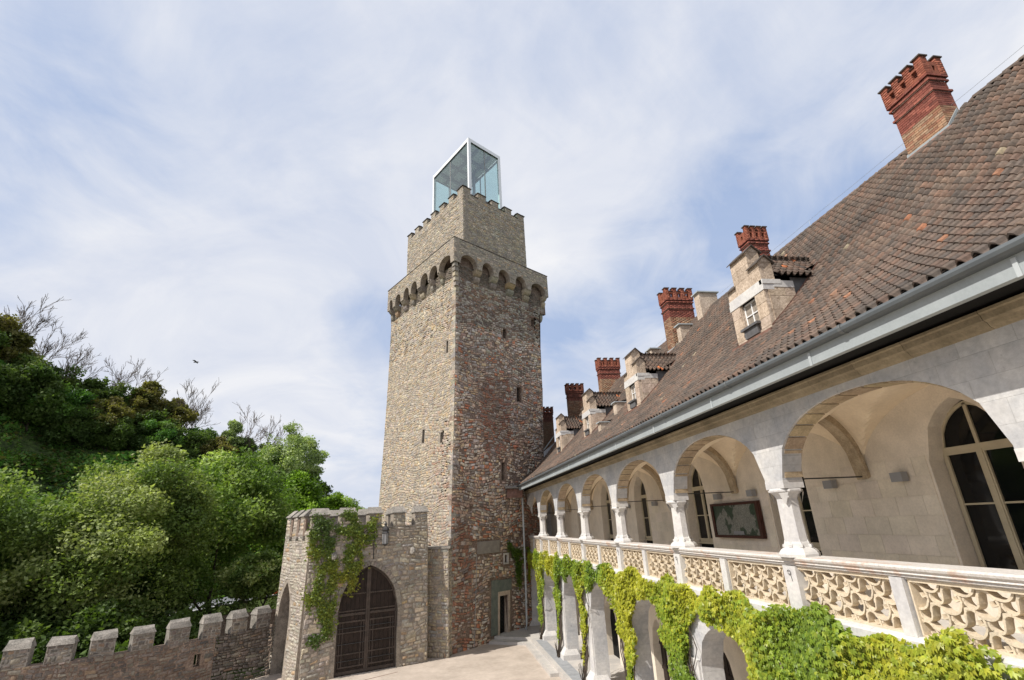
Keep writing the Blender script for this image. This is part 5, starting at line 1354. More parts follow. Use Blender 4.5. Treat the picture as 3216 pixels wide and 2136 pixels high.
        for z in (.72, 1.6, 2.45): bar(lo + .05, hi - .05, z, z + .035, .066, 'iron_strap')
        pa = [(outer - sg * .0, 2.9)] + [(lerp(outer, inner, i / 9), tp(lerp(outer, inner, i / 9))) for i in range(10)]
        for (a0, z0), (a1, z1) in zip(pa, pa[1:]):
            d = Vector((a1 - a0, z1 - z0)); 
            if d.length < .02: continue
            nn = Vector((-d.y, d.x)).normalized() * .10 * (1 if sg > 0 else -1)
            m2 = MB(); m2.hexa([P(a0, z0, 0), P(a1, z1, 0), P(a1, z1, .06), P(a0, z0, .06), P(a0 + nn.x, z0 + nn.y, 0), P(a1 + nn.x, z1 + nn.y, 0), P(a1 + nn.x, z1 + nn.y, .06), P(a0 + nn.x, z0 + nn.y, .06)]); m2.build('arched_rail', M['wood_rail'], o)
    leaf(1.96, 3.785, -1); leaf(3.795, 5.62, 1)
    mb = MB(); q = pf.A + pf.d * 3.79 - pf.n * .7
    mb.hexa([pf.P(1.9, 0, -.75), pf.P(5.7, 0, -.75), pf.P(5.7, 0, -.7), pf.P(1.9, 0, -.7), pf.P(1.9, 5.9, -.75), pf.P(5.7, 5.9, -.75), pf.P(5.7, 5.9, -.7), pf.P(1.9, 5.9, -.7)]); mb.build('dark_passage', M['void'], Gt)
    mb = MB(); mb.hexa([pl.P(slot[0] - .1, 0, -.9), pl.P(slot[1] + .1, 0, -.9), pl.P(slot[1] + .1, 0, -.85), pl.P(slot[0] - .1, 0, -.85), pl.P(slot[0] - .1, 5.2, -.9), pl.P(slot[1] + .1, 5.2, -.9), pl.P(slot[1] + .1, 5.2, -.85), pl.P(slot[0] - .1, 5.2, -.85)]); mb.build('slot_door', M['wood'], Gt)
    # two weathered carved heads on the wall
    for s, z, k in ((1.45, 6.6, 0), (6.55, 6.6, 1)):
        mb = MB(); cx = pf.P(s, z, .0)
        for i, (o, r) in enumerate(((.0, .17), (.12, .19), (.26, .18), (.36, .12))):
            pass
        rings = []
        for (o, r, dz) in ((-.05, .14, .05), (.08, .19, .04), (.2, .20, .0), (.3, .15, -.04), (.36, .07, -.08)):
            rings.append([pf.P(s + r * math.cos(t) * (1 + .15 * math.cos(3 * t)), z + dz + r * 1.25 * math.sin(t) * (1 + .1 * math.sin(2 * t + 1)), o) for t in [i * math.pi / 5 for i in range(10)]])
        for A_, B_ in zip(rings, rings[1:]):
            for i in range(10): j = (i + 1) % 10; mb.face([A_[i], A_[j], B_[j], B_[i]])
        mb.face(rings[-1]); 
        for e in (-.08, .08): mb.tube([pf.P(s + e, z + .05, .27), pf.P(s + e, z + .05, .33)], .028, 5)
        mb.tube([pf.P(s, z + .04, .32), pf.P(s, z - .05, .40)], [.02, .04], 5)
        mb.build('carved_head', M['coping'], Gt)
    # wall lantern on an iron bracket
    Ln = empty('wall_lantern', (-3.6, 36.2, 7), 'black iron lantern hanging from a bracket above the pointed gate', 'lantern')
    b = pf.P(4.55, 7.6, .55); cx, cy = b.x, b.y; s8 = [(.16 * math.cos(t), .16 * math.sin(t)) for t in [i * math.pi / 3 for i in range(6)]]
    mb = MB()
    for (r0, z0), (r1, z1) in zip([(.17, 7.08), (.19, 7.12)], [(.19, 7.12), (.12, 7.14)]): pass
    def rg6(mb, prof):
        for (r0, z0), (r1, z1) in zip(prof, prof[1:]):
            for i in range(6):
                t0, t1 = i * math.pi / 3, (i + 1) * math.pi / 3
                mb.face([(cx + r0 * math.cos(t0), cy + r0 * math.sin(t0), z0), (cx + r0 * math.cos(t1), cy + r0 * math.sin(t1), z0), (cx + r1 * math.cos(t1), cy + r1 * math.sin(t1), z1), (cx + r1 * math.cos(t0), cy + r1 * math.sin(t0), z1)])
    rg6(mb, [(.01, 7.0), (.05, 7.05), (.17, 7.10), (.19, 7.15), (.17, 7.17)]); mb.build('lantern_base', M['iron'], Ln)
    mb = MB(); rg6(mb, [(.21, 7.78), (.25, 7.82), (.18, 7.92), (.24, 8.0), (.22, 8.1), (.10, 8.2), (.06, 8.3), (.11, 8.36), (.02, 8.5)]); mb.build('lantern_hood', M['iron'], Ln)
    for i in range(6):
        t = i * math.pi / 3; mb = MB(); mb.tube([(cx + .175 * math.cos(t), cy + .175 * math.sin(t), 7.12), (cx + .21 * math.cos(t), cy + .21 * math.sin(t), 7.82)], .014, 4); mb.build('glazing_bar', M['iron'], Ln)
        t1 = t + math.pi / 3; mb = MB(); mb.face([(cx + .165 * math.cos(t), cy + .165 * math.sin(t), 7.14), (cx + .165 * math.cos(t1), cy + .165 * math.sin(t1), 7.14), (cx + .2 * math.cos(t1), cy + .2 * math.sin(t1), 7.8), (cx + .2 * math.cos(t), cy + .2 * math.sin(t), 7.8)]); mb.build('glass_pane', M['lampgrey'], Ln, recalc=False)
    mb = MB(); mb.tube([pf.P(3.95, 7.9, .05), pf.P(3.95, 6.25, .08)], .03, 5); mb.tube([pf.P(2.6, 7.35, .12), pf.P(4.5, 7.42, .55)], .012, 4); mb.tube([pf.P(3.95, 6.9, .08), pf.P(4.3, 7.3, .4), pf.P(4.5, 7.42, .5)], .014, 4); mb.tube([pf.P(4.2, 8.3, .1), pf.P(4.55, 8.55, .55), (cx, cy, 8.48)], .016, 4)
    mb.build('bracket', M['iron'], Ln)
    return pf, pl


GF, GL = build_gatehouse()


# ------------------------------------------------------------------ crenellated boundary wall
def build_wall():
    B = empty('boundary_wall', (-14, 33, 0), 'long low dark rubble wall with gabled merlons running left from the gatehouse', 'wall')
    pts = [(-21.5, 29.4), (-19.92, 30.28), (-17.3, 31.0), (-15.0, 32.45), (-12.15, 34.77), (-9.72, 37.6)]
    rg = random.Random(31); z1 = 2.70; T = .6; acc = 0; pcs = []
    offs = []
    for a, b in zip(pts, pts[1:]):
        p = Plane(a, b); hole = []
        if a[0] == -15.0: hole = [rect(p.L - 1.0, p.L - .68, 1.4, 2.0)]
        mb = MB(); wall_slab(mb, p, T, -1.8, z1, hole, 4); mb.build('wall_section', M['mortar_dark'], B)
        pcs += rubble(p, 0, p.L, 0, z1, .17, .36, PAL_DARK, rg, hole, (.0, .045), .03, gap=.015); offs.append((acc, p)); acc += p.L
    add_pieces(pcs, 'stone', M['stone'], B, 220, None, 'rubble_facing')
    base = offs[1][0]
    def loc(s):
        for a, p in offs[::-1]:
            if s >= a: return p, s - a
        return offs[0][1], s
    for a, b in ((-1.7, -.75), (.05, 1.02), (1.66, 2.68), (3.37, 4.36), (5.06, 6.02), (6.70, 7.7), (8.34, 9.30), (9.94, 10.9), (11.48, 12.42)):
        a += base; b += base; p, u = loc((a + b) / 2); h = (b - a) / 2; P = p.P; u0, u1 = u - h, u + h
        mb = MB(); mb.hexa([P(u0, z1), P(u1, z1), P(u1, z1, -T), P(u0, z1, -T), P(u0, 3.46), P(u1, 3.46), P(u1, 3.46, -T), P(u0, 3.46, -T)]); o = mb.build('merlon', M['coping'], B)
        add_pieces(rubble(p, u0, u1, z1, 3.45, .17, .32, PAL_DARK, rg, (), (.0, .03), .02), 'rubble', M['stone'], o, 0)
        mb = MB(); e = .04; j = rg.uniform(-.04, .04)
        jt = lambda: rg.uniform(-.045, .045)
        v = [P(u0 - e, 3.46, .05), P(u1 + e, 3.46, .05), P(u1 + e, 3.46, -T - .05), P(u0 - e, 3.46, -T - .05), P(u0 + .02 + jt(), 3.72 + j + jt(), -.10), P(u1 - .02 + jt(), 3.72 + j + jt(), -.10 + jt()), P(u1 - .02, 3.86 + j + jt(), -T / 2), P(u0 + .02, 3.86 + j + jt(), -T / 2), P(u1 - .02, 3.7 + j, -T + .08), P(u0 + .02, 3.7 + j, -T + .08)]
        for f in ((0, 1, 5, 4), (4, 5, 6, 7), (7, 6, 8, 9), (9, 8, 2, 3), (0, 4, 7, 9, 3), (1, 2, 8, 6, 5), (3, 2, 1, 0)): mb.face([v[i] for i in f])
        mb.build('coping', M['coping'], o)
    # short dark stone wall of the outer yard seen behind
    mb = MB(); p = Plane((-17.5, 47.0), (-9.5, 50.5)); wall_slab(mb, p, .5, -1.8, 2.2, (), 4); w2 = mb.build('yard_wall', M['mortar_dark']); tag(w2, 'low dark stone yard wall behind the boundary wall, left of the gatehouse', 'wall')


build_wall()


# ------------------------------------------------------------------ things on the gallery
def build_small():
    for i, (y, t) in enumerate(((10.11, 'nearest to the big window'), (12.21, 'just right of the near glazed door'), (15.71, 'above the right half of the framed map'), (17.81, 'above the left half of the framed map'), (21.31, 'right of the third column from the front'), (23.41, 'behind the third column from the front'), (26.91, 'right of the fourth column from the front'), (29.01, 'behind the fourth column from the front'))):
        o = empty('wall_lamp', (10.46, y, 8.6), 'square grey metal wall lamp, ' + t, 'wall lamp', 'square lamps along the gallery wall')
        mb = MB(); mb.box(10.27, 10.44, y - .15, y + .15, 8.50, 8.70); mb.build('lamp_shade', M['lampgrey'], o)
        mb = MB(); mb.box(10.44, 10.465, y - .06, y + .06, 8.54, 8.66); mb.build('wall_plate', M['grey_metal'], o)
    b = empty('framed_map', (10.45, 16.9, 7.2), 'large framed wall map with dark green patches in a brown wooden frame', 'map')
    y0, y1, z0, z1 = 15.5, 18.4, 7.2, 8.36
    mb = MB(); mb.box(10.33, 10.455, y0, y1, z0, z0 + .09); mb.box(10.33, 10.455, y0, y1, z1 - .09, z1); mb.box(10.33, 10.455, y0, y0 + .14, z0 + .09, z1 - .09); mb.box(10.33, 10.455, y1 - .14, y1, z0 + .09, z1 - .09); mb.build('frame', M['wood_red'], b)
    mb = MB(); mb.face([(10.37, y0 + .14, z0 + .09), (10.37, y1 - .14, z0 + .09), (10.37, y1 - .14, z1 - .09), (10.37, y0 + .14, z1 - .09)]); mb.build('map_print', M['map'], b, recalc=False)
    mb = MB(); mb.box(10.355, 10.369, 16.55, 17.15, z0 + .11, z0 + .22); mb.build('title_strip', M['lampgrey'], b)
    u = empty('folded_parasol', (9.7, 35.2, .35), 'small folded grey parasol standing in the lower arcade behind the creeper', 'parasol')
    mb = MB(); n = 8
    prof = [(.03, 2.3), (.10, 2.1), (.16, 1.5), (.2, .95), (.14, .9)]
    for (r0, a), (r1, c) in zip(prof, prof[1:]):
        for i in range(16):
            t0, t1 = i * math.pi / 8, (i + 1) * math.pi / 8; f = lambda i: 1 if i % 2 else .72
            mb.face([(9.7 + r0 * f(i) * math.cos(t0), 35.2 + r0 * f(i) * math.sin(t0), a), (9.7 + r0 * f(i + 1) * math.cos(t1), 35.2 + r0 * f(i + 1) * math.sin(t1), a), (9.7 + r1 * f(i + 1) * math.cos(t1), 35.2 + r1 * f(i + 1) * math.sin(t1), c), (9.7 + r1 * f(i) * math.cos(t0), 35.2 + r1 * f(i) * math.sin(t0), c)])
    mb.build('canopy', M['umb'], u); mb = MB(); mb.tube([(9.7, 35.2, .4), (9.7, 35.2, 2.4)], .025, 6); mb.build('pole', M['iron'], u); mb = MB(); mb.tube([(9.7, 35.2, .35), (9.7, 35.2, .45)], .28, 10); mb.build('base', M['grey_metal'], u)
    # red and white road marker beyond the gatehouse
    r = empty('road_marker', (-18.6, 69.9, 1.2), 'small red and white roadside marker left of the gatehouse', 'road marker')
    mx, my, mz = -18.6, 69.9, 1.2
    mb = MB(); mb.hexa([(mx - .45, my, mz), (mx + .45, my, mz), (mx + .45, my + .5, mz), (mx - .45, my + .5, mz), (mx - .05, my + .1, mz + 1.9), (mx + .4, my + .1, mz + 1.9), (mx + .4, my + .4, mz + 1.9), (mx - .05, my + .4, mz + 1.9)]); mb.build('marker_body', M['red'], r)
    mb = MB(); mb.hexa([(mx + .1, my - .03, mz + .9), (mx + .46, my - .03, mz + .9), (mx + .46, my + .03, mz + .9), (mx + .1, my + .03, mz + .9), (mx + .15, my + .05, mz + 1.6), (mx + .43, my + .05, mz + 1.6), (mx + .43, my + .1, mz + 1.6), (mx + .15, my + .1, mz + 1.6)]); mb.build('white_panel', M['signwhite'], r)
    bd = empty('bird', (-33.26, 72.76, 31.46), 'tiny bird flying in the sky left of the tower', 'bird')
    mb = MB(); c = Vector((-33.26, 72.76, 31.46)); mb.tube([c + Vector((-.35, 0, -.04)), c + Vector((-.15, 0, 0)), c + Vector((.15, 0, .02)), c + Vector((.4, 0, .0))], [.02, .09, .09, .02], 6, col=(.3, .3, .32)); mb.build('body', M['iron'], bd)
    for s in (-1, 1):
        mb = MB(); mb.face([c + Vector((-.12, 0, .03)), c + Vector((.14, 0, .03)), c + Vector((.02, s * .45, .16)), c + Vector((-.15, s * .9, .02))]); mb.build('wing', M['iron'], bd, recalc=False)


M['wood_red'] = mat('red_brown_frame', .55, (.055, .018, .012), True, ((4, (.8, .8, .8), (1.2, 1.2, 1.2)),))
build_small()


# ------------------------------------------------------------------ vegetation
def leaf_quads(C, size, rng, up=.35, out=None, aspect=.62):
    """C (n,3) centres -> V (4n,3), F (n,4): little diamond-shaped leaves with random tilt"""
    n = len(C); nrm = rng.normal(size=(n, 3)); nrm[:, 2] = np.abs(nrm[:, 2]) + up
    if out is not None: nrm = nrm * .55 + out
    nrm /= np.linalg.norm(nrm, axis=1)[:, None]
    a = rng.normal(size=(n, 3)); a -= (a * nrm).sum(1)[:, None] * nrm; a /= np.linalg.norm(a, axis=1)[:, None]; b = np.cross(nrm, a)
    s = (size * rng.uniform(.65, 1.35, n))[:, None]
    V = np.stack([C - a * s, C + b * s * aspect - nrm * s * .12, C + a * s, C - b * s * aspect - nrm * s * .12], 1).reshape(-1, 3)
    return V, np.arange(4 * n).reshape(-1, 4)


def grow(rng, base, d, length, rad, depth, out, tips, spread=.55, gravity=0.0, kids=(3, 4), ratio=.68):
    k = 4; pts = [base]; r = [rad]; p = base.copy(); dd = d.copy()
    for i in range(k):
        dd = (dd + Vector(rng.normal(size=3)) * .10 + Vector((0, 0, gravity))).normalized(); p = p + dd * (length / k); pts.append(p.copy()); r.append(rad * (1 - .45 * (i + 1) / k))
    out.append((pts, r))
    if depth == 0: tips.append(p); return
    n = rng.integers(kids[0], kids[1] + 1)
    for j in range(n):
        t = rng.uniform(.35, 1.0) if j else 1.0; idx = int(t * k); q = pts[idx]
        ax = Vector(rng.normal(size=3)); ax = (ax - dd * ax.dot(dd)).normalized()
        nd = (dd * (1 - spread * (.3 if j == 0 else 1)) + ax * spread * rng.uniform(.6, 1.3)).normalized()
        grow(rng, q.copy(), nd, length * ratio * rng.uniform(.8, 1.15), r[idx] * .72, depth - 1, out, tips, spread, gravity, kids, ratio)


def tree_mesh(seed, H, R, nleaf, size, cols, trunk=.22, thf=.28, droop=0, shape='round', clumps=46):
    """returns (wood mesh, crown mesh); origin at the foot"""
    rng = np.random.default_rng(seed); wood = MB(); br = []; tips = []
    th = H * (thf if shape != 'bush' else .12)
    grow(rng, Vector((0, 0, -.3)), Vector((0, 0, 1)), H * .39, trunk, 3, br, tips, .55, .06, (3, 4), .66)
    for pts, r in br: wood.tube(pts, r, 5, cap=False)
    # crown as clumps distributed in an uneven volume
    C = []; cc = []
    K = clumps
    for k in range(K):
        v = rng.normal(size=3); v /= np.linalg.norm(v); rad = rng.uniform(.35, 1.0) ** .5
        if shape == 'tall': c = np.array([v[0] * R * rad * .8, v[1] * R * rad * .8, th + (H - th) * (.5 + .5 * v[2] * rad)])
        else: c = np.array([v[0] * R * rad, v[1] * R * rad, th + (H - th) * (.46 + .46 * v[2] * rad)])
        # widen low, taper high
        f = 1 - .35 * max(0, (c[2] - th) / (H - th) - .5) * 2; c[0] *= f; c[1] *= f
        rr = R * rng.uniform(.20, .46); n = int(nleaf / K * rng.uniform(.4, 1.6))
        q = rng.normal(size=(n, 3)); q /= np.linalg.norm(q, axis=1)[:, None]; q *= (np.abs(rng.normal(.78, .19, n)))[:, None] * rr; q[:, 2] *= .72
        q[:, 2] -= droop * np.abs(q[:, 0] + q[:, 1]) * .3
        C.append(c + q); base = np.array(cols[rng.integers(len(cols))]) * rng.uniform(.8, 1.2); cc.append(np.clip(base * rng.uniform(.75, 1.25, (n, 1)), 0, 1))
    for t in tips:
        n = max(3, int(nleaf * .25 / max(1, len(tips)))); q = rng.normal(size=(n, 3)) * R * .09; C.append(np.array(t) + q); base = np.array(cols[rng.integers(len(cols))]); cc.append(np.clip(base * rng.uniform(.7, 1.3, (n, 1)), 0, 1))
    C = np.concatenate(C); cc = np.concatenate(cc)
    V, F = leaf_quads(C, size, rng)
    return wood, V, F, np.clip(cc * 1.12, 0, .8)


TREE_LIB = {}


def make_tree(key, name, loc, label, group, scale=1, rot=0, cat='tree', **kw):
    o = empty(name, loc, label, cat, group); o.rotation_euler = (0, 0, rot); o.scale = (scale,) * 3
    if key not in TREE_LIB:
        wood, V, F, cc = tree_mesh(**kw); w = wood.build('trunk', M['bark'], None, recalc=False); c = mesh_np('crown', V, F, cc, M['leaf']); TREE_LIB[key] = (w.data, c.data)
        for x in (w, c): x.parent = o; x.location = (0, 0, 0)
    else:
        for nm, d in zip(('trunk', 'crown'), TREE_LIB[key]):
            x = bpy.data.objects.new(nm, d); COL.objects.link(x); x.parent = o
    return o


OLIVE = [(.205, .265, .085), (.155, .215, .06), (.29, .335, .14), (.105, .16, .045)]
FRESH = [(.215, .295, .085), (.16, .24, .06), (.30, .375, .13), (.11, .18, .04)]
LIME = [(.19, .31, .035), (.145, .255, .028), (.24, .36, .055), (.10, .18, .02)]
DEEP = [(.10, .15, .045), (.075, .12, .035), (.135, .175, .06), (.06, .10, .03)]
IVYG = [(.09, .19, .045), (.065, .145, .035), (.13, .235, .055), (.08, .13, .04)]
BRONZE = [(.17, .155, .055), (.135, .13, .045), (.21, .19, .07), (.10, .11, .04)]
PALE = [(.27, .33, .16), (.22, .28, .13), (.31, .37, .19)]


def hill_h(x, y):
    r = math.hypot(x, y); az = math.degrees(math.atan2(x, y))
    T = [(-180, 47), (-50, 47), (-39, 40), (-32.5, 32), (-24.9, 26.5), (-19.4, 24), (-16, 20), (-13, 15.5), (-10.6, 9.5), (-6, 2.5), (-1, 0), (30, -1), (180, -1)]
    for (a, h0), (b, h1) in zip(T, T[1:]):
        if a <= az <= b: H = lerp(h0, h1, (az - a) / (b - a)); break
    t = min(1, max(0, (r - 74) / 40)); s = t * t * (3 - 2 * t)
    # steep toe (old rock cut) then a terrace of low scrub, then the wooded top
    s = .42 * min(1, max(0, (r - 76) / 5)) + .58 * (min(1, max(0, (r - 88) / 26)) ** .9)
    return -2.4 + (H + 2.0) * s + (1.1 * math.sin(x * .21 + y * .13) + .7 * math.sin(x * .5 - y * .37)) * min(1, s * 3)


def build_hill():
    mb = MB(); na, nr_ = 90, 34
    pt = lambda i, j: (lambda az, r: (r * math.sin(az), r * math.cos(az), hill_h(r * math.sin(az), r * math.cos(az))))(math.radians(lerp(-75, 25, i / na)), 70 + (j / nr_) ** 1.3 * 170)
    g = [[pt(i, j) for j in range(nr_ + 1)] for i in range(na + 1)]
    for i in range(na):
        for j in range(nr_): mb.face([g[i][j], g[i + 1][j], g[i + 1][j + 1], g[i][j + 1]])
    tag(mb.build('hill', M['hill'], recalc=False), kind='structure')
    rng = np.random.default_rng(4); C = []; col = []
    n = 85000
    for _ in range(n):
        az = math.radians(rng.uniform(-46, 0)); r = rng.uniform(75, 120); x, y = r * math.sin(az), r * math.cos(az); z = hill_h(x, y)
        if z < -1.5: continue
        bump = .9 * (math.sin(x * .9 + 1.3 * math.sin(y * .7)) + math.sin(y * 1.1 + x * .4)) * .5 + .3
        C.append((x, y, z + max(0, bump) * rng.uniform(.3, 1.0)))
        k = .8 + .35 * math.sin(x * .33 + y * .2) ; b = IVYG[rng.integers(4)] if rng.random() < .85 else BRONZE[rng.integers(4)]; col.append(np.array(b) * k * 1.9 * rng.uniform(.7, 1.25))
    V, F = leaf_quads(np.array(C), .36, rng, .8)
    tag(mesh_np('hillside_scrub', V, F, np.array(col), M['leaf']), 'low dark green scrub covering the hillside terrace on the left', 'scrub', kind='stuff')


build_hill()


def on_hill(az, r): a = math.radians(az); x, y = r * math.sin(a), r * math.cos(a); return (x, y, hill_h(x, y) - .3)


def build_trees():
    # foreground row beyond the boundary wall
    F = [('a', (-31.0, 39.5, -2), 15.8, 5.2, OLIVE, 26000, 'leafy olive-green tree at the far left edge beyond the boundary wall', 1),
         ('b', (-23.0, 44.6, -2), 18.0, 5.6, OLIVE, 36000, 'tall pale olive-green tree in the middle of the row behind the boundary wall', 2),
         ('c', (-20.6, 56.0, -2), 18.6, 5.9, FRESH, 32000, 'large fresh-green rounded tree behind and right of the tallest olive-green one', 3),
         ('d', (-27.8, 50.0, -2), 14.2, 4.6, FRESH, 20000, 'bright green tree with rounded top left of the tallest olive-green one', 4),
         ('e', (-16.6, 66.5, -1.2), 16.4, 3.7, LIME, 19000, 'vivid lime-green upright tree just left of the gatehouse', 5),
         ('f', (-12.2, 68.5, -1), 13.6, 3.4, LIME, 12000, 'lime-green tree showing above the left merlons of the gatehouse', 6),
         ('g', (-14.6, 49.5, -1.2), 8.3, 2.3, OLIVE, 7000, 'small grey-green tree with a dark trunk between the road and the gatehouse', 7),
         ('i', (-33.5, 45.0, -2), 15.5, 5.0, FRESH, 14000, 'bright green tree partly cut by the left picture edge', 9)]
    for k, loc, H, R, cols, n, lab, sd in F:
        make_tree(k, 'leafy_tree', loc, lab, 'leafy trees beyond the boundary wall', seed=sd, H=H, R=R, nleaf=int(n * 1.25), size=.135 if loc[1] < 50 else .17, cols=cols, trunk=.24, thf={'c': .4, 'g': .55, 'b': .25}.get(k, .28), clumps=int(24 + R * 6), shape='tall' if k in 'ef' else 'round')
    # low dark shrubs filling the shade under the trees
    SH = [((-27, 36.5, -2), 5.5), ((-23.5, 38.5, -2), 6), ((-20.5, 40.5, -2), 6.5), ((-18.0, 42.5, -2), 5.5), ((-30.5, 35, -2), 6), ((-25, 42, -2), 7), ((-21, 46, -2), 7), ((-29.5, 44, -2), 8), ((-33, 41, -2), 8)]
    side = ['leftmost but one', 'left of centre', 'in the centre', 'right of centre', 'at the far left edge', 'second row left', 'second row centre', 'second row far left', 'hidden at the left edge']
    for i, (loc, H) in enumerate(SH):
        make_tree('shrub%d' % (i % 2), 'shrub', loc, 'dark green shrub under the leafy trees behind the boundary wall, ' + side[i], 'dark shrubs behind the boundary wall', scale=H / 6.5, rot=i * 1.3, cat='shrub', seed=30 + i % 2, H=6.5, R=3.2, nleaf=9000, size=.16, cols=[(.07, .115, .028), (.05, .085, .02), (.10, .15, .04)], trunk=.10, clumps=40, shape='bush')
    # wooded hillside: evergreen, ivy-clad and bronze crowns
    rng = np.random.default_rng(12); kinds = [('h0', DEEP, 8.0, 3.6), ('h1', IVYG, 7.5, 3.8), ('h2', BRONZE, 8.0, 3.4), ('h3', [(.09, .14, .035), (.07, .11, .03), (.11, .16, .05)], 7.5, 3.4)]
    spots = []
    for az, r, s, kd in [(-44.5, 96, 1.5, 0), (-42.5, 104, 1.4, 2), (-40.6, 98, 1.35, 1), (-38.8, 107, 1.3, 2), (-37.2, 101, 1.25, 0), (-35.4, 108, 1.25, 0), (-34.0, 102, 1.1, 1), (-32.3, 108, 1.15, 3), (-30.6, 103, 1.05, 2), (-29.2, 108, 1.05, 0), (-27.4, 104, 1.1, 3), (-25.9, 108, 1.2, 2),
                         (-24.3, 103, 1.0, 0), (-22.9, 107, 1.0, 1), (-21.7, 103, .95, 2), (-20.6, 108, .85, 3), (-19.6, 104, .8, 0), (-18.4, 110, .85, 0), (-17.4, 106, .8, 1), (-16.5, 110, .8, 3),
                         (-35.5, 101, 1.2, 3), (-38, 100, 1.1, 3), (-26.5, 101, .9, 1), (-43.5, 99, 1.4, 3), (-46.5, 100, 1.5, 0), (-24, 100, .7, 3), (-30, 101, .95, 3), (-33, 101, 1.0, 0), (-41, 103, 1.2, 3), (-28.5, 102, .85, 0), (-22, 100, .6, 3)]:
        spots.append((az, r, s, kd))
    words = ['dark evergreen', 'ivy-clad green', 'bronze-leaved', 'mid-green']
    for i, (az, r, s, kd) in enumerate(spots):
        key, cols, H, R = kinds[kd]
        row = 'crest' if r > 105 else 'upper slope' if r > 101.5 else 'lower slope'
        cls = lambda q: 'crest' if q > 105 else 'upper slope' if q > 101.5 else 'lower slope'
        k = sorted(t[0] for t in spots if cls(t[1]) == row).index(az)
        nth = 'first second third fourth fifth sixth seventh eighth ninth tenth eleventh twelfth thirteenth fourteenth fifteenth sixteenth seventeenth eighteenth nineteenth twentieth'.split()[k]
        make_tree(key, 'hillside_tree', on_hill(az, r), '%s tree on the hill %s, %s from the left there' % (words[kd], row, nth), 'trees on the wooded hill', scale=s, rot=i * 2.1, seed=50 + kd, H=H, R=R, nleaf=9500, size=.20, cols=cols, trunk=.16, clumps=26, shape='bush')
    # conifer-like bronze tree on the crest
    make_tree('cone', 'conical_tree', on_hill(-27.8, 106), 'bronze-green conical tree standing on the hill crest', 'trees on the wooded hill', seed=70, H=10.5, R=3.0, nleaf=9000, size=.22, cols=BRONZE, trunk=.16, clumps=44, shape='tall')
    # trees on the right end of the hill
    for i, (az, r, H, R, cols, sh, lab) in enumerate(((-14.9, 98, 13.5, 4.6, PALE, 'round', 'tall pale green poplar-like tree right of the hill'), (-13.3, 102, 11.5, 3.4, PALE, 'round', 'pale green tree on the right shoulder of the hill'), (-15.6, 98, 8.5, 3.4, DEEP, 'bush', 'dark green tree at the foot of the pale poplar-like one'), (-12.6, 98, 8.5, 3.0, DEEP, 'bush', 'dark evergreen at the right end of the hill'), (-11.6, 100, 7.5, 2.8, DEEP, 'bush', 'small dark evergreen last on the hill before the sky gap'),
                                                     (-9.9, 92, 8.2, 3.0, FRESH, 'round', 'fresh green tree above the gatehouse battlements'), (-8.2, 96, 9.3, 3.0, PALE, 'round', 'thin pale tree between gatehouse battlements and tower'), (-7.3, 92, 7.2, 2.6, FRESH, 'round', 'green bushy tree just left of the tower above the gatehouse'), (-11.0, 90, 7.4, 2.8, LIME, 'round', 'bright green low tree above the first gatehouse merlons'), (-20.3, 107, 7.5, 2.2, PALE, 'tall', 'slim green tree beside the bare trees on the crest'))):
        x, y, z = on_hill(az, r)
        make_tree('r%d' % i, 'tree', (x, y, z), lab, 'trees at the right end of the hill', seed=80 + i, H=H + 1.6, R=R, nleaf=9000, size=.18, cols=cols, trunk=.16, clumps=34, shape=sh)
    # bare spring trees on the crest
    lib = []
    for v in range(3):
        rng2 = np.random.default_rng(90 + v); br = []; tips = []; mbt = MB()
        grow(rng2, Vector((0, 0, -.3)), Vector((.05, 0, 1)).normalized(), 4.4, .12, 5, br, tips, .36, .07, (2, 4), .68)
        for pts, r in br: mbt.tube(pts, [max(.02, q * .9) for q in r], 3 if r[0] < .06 else 5, cap=False, col=(1, 1, 1) if r[0] < .06 else (.55, .5, .5))
        tmp = mbt.build('branches', M['twig'], None, recalc=False); lib.append(tmp.data); bpy.data.objects.remove(tmp)
    for i, (az, r, s, v, lean) in enumerate(((-43.5, 108, 1.0, 0, .1), (-41.2, 110, 1.0, 1, .15), (-39.3, 108, 1.05, 2, .1), (-37.6, 110, 1.25, 0, .25), (-36.2, 110, 1.15, 1, .3), (-34.6, 110, 1.1, 2, .35), (-33.2, 110, 1.0, 0, .4), (-31.8, 110, .95, 1, .45), (-28.4, 110, 1.15, 2, 0), (-27.0, 110, .95, 0, .1), (-24.9, 109, 1.2, 1, .1), (-23.6, 109, 1.0, 2, .2), (-19.5, 107, 1.25, 0, -.05), (-18.6, 107, 1.1, 2, .15), (-10.3, 100, .8, 1, 0))):
        x, y, z = on_hill(az, r); o = empty('bare_tree', (x, y, z), 'leafless pale spring tree, number %s along the crest counted from the left' % ('one two three four five six seven eight nine ten eleven twelve thirteen fourteen fifteen'.split()[i]), 'tree', 'bare trees along the hill crest')
        o.rotation_euler = (0, lean * .8, 0); o.scale = (s * 1.12,) * 3
        b = bpy.data.objects.new('branches', lib[v]); COL.objects.link(b); b.parent = o; b.rotation_euler = (0, 0, i * 1.7)


build_trees()


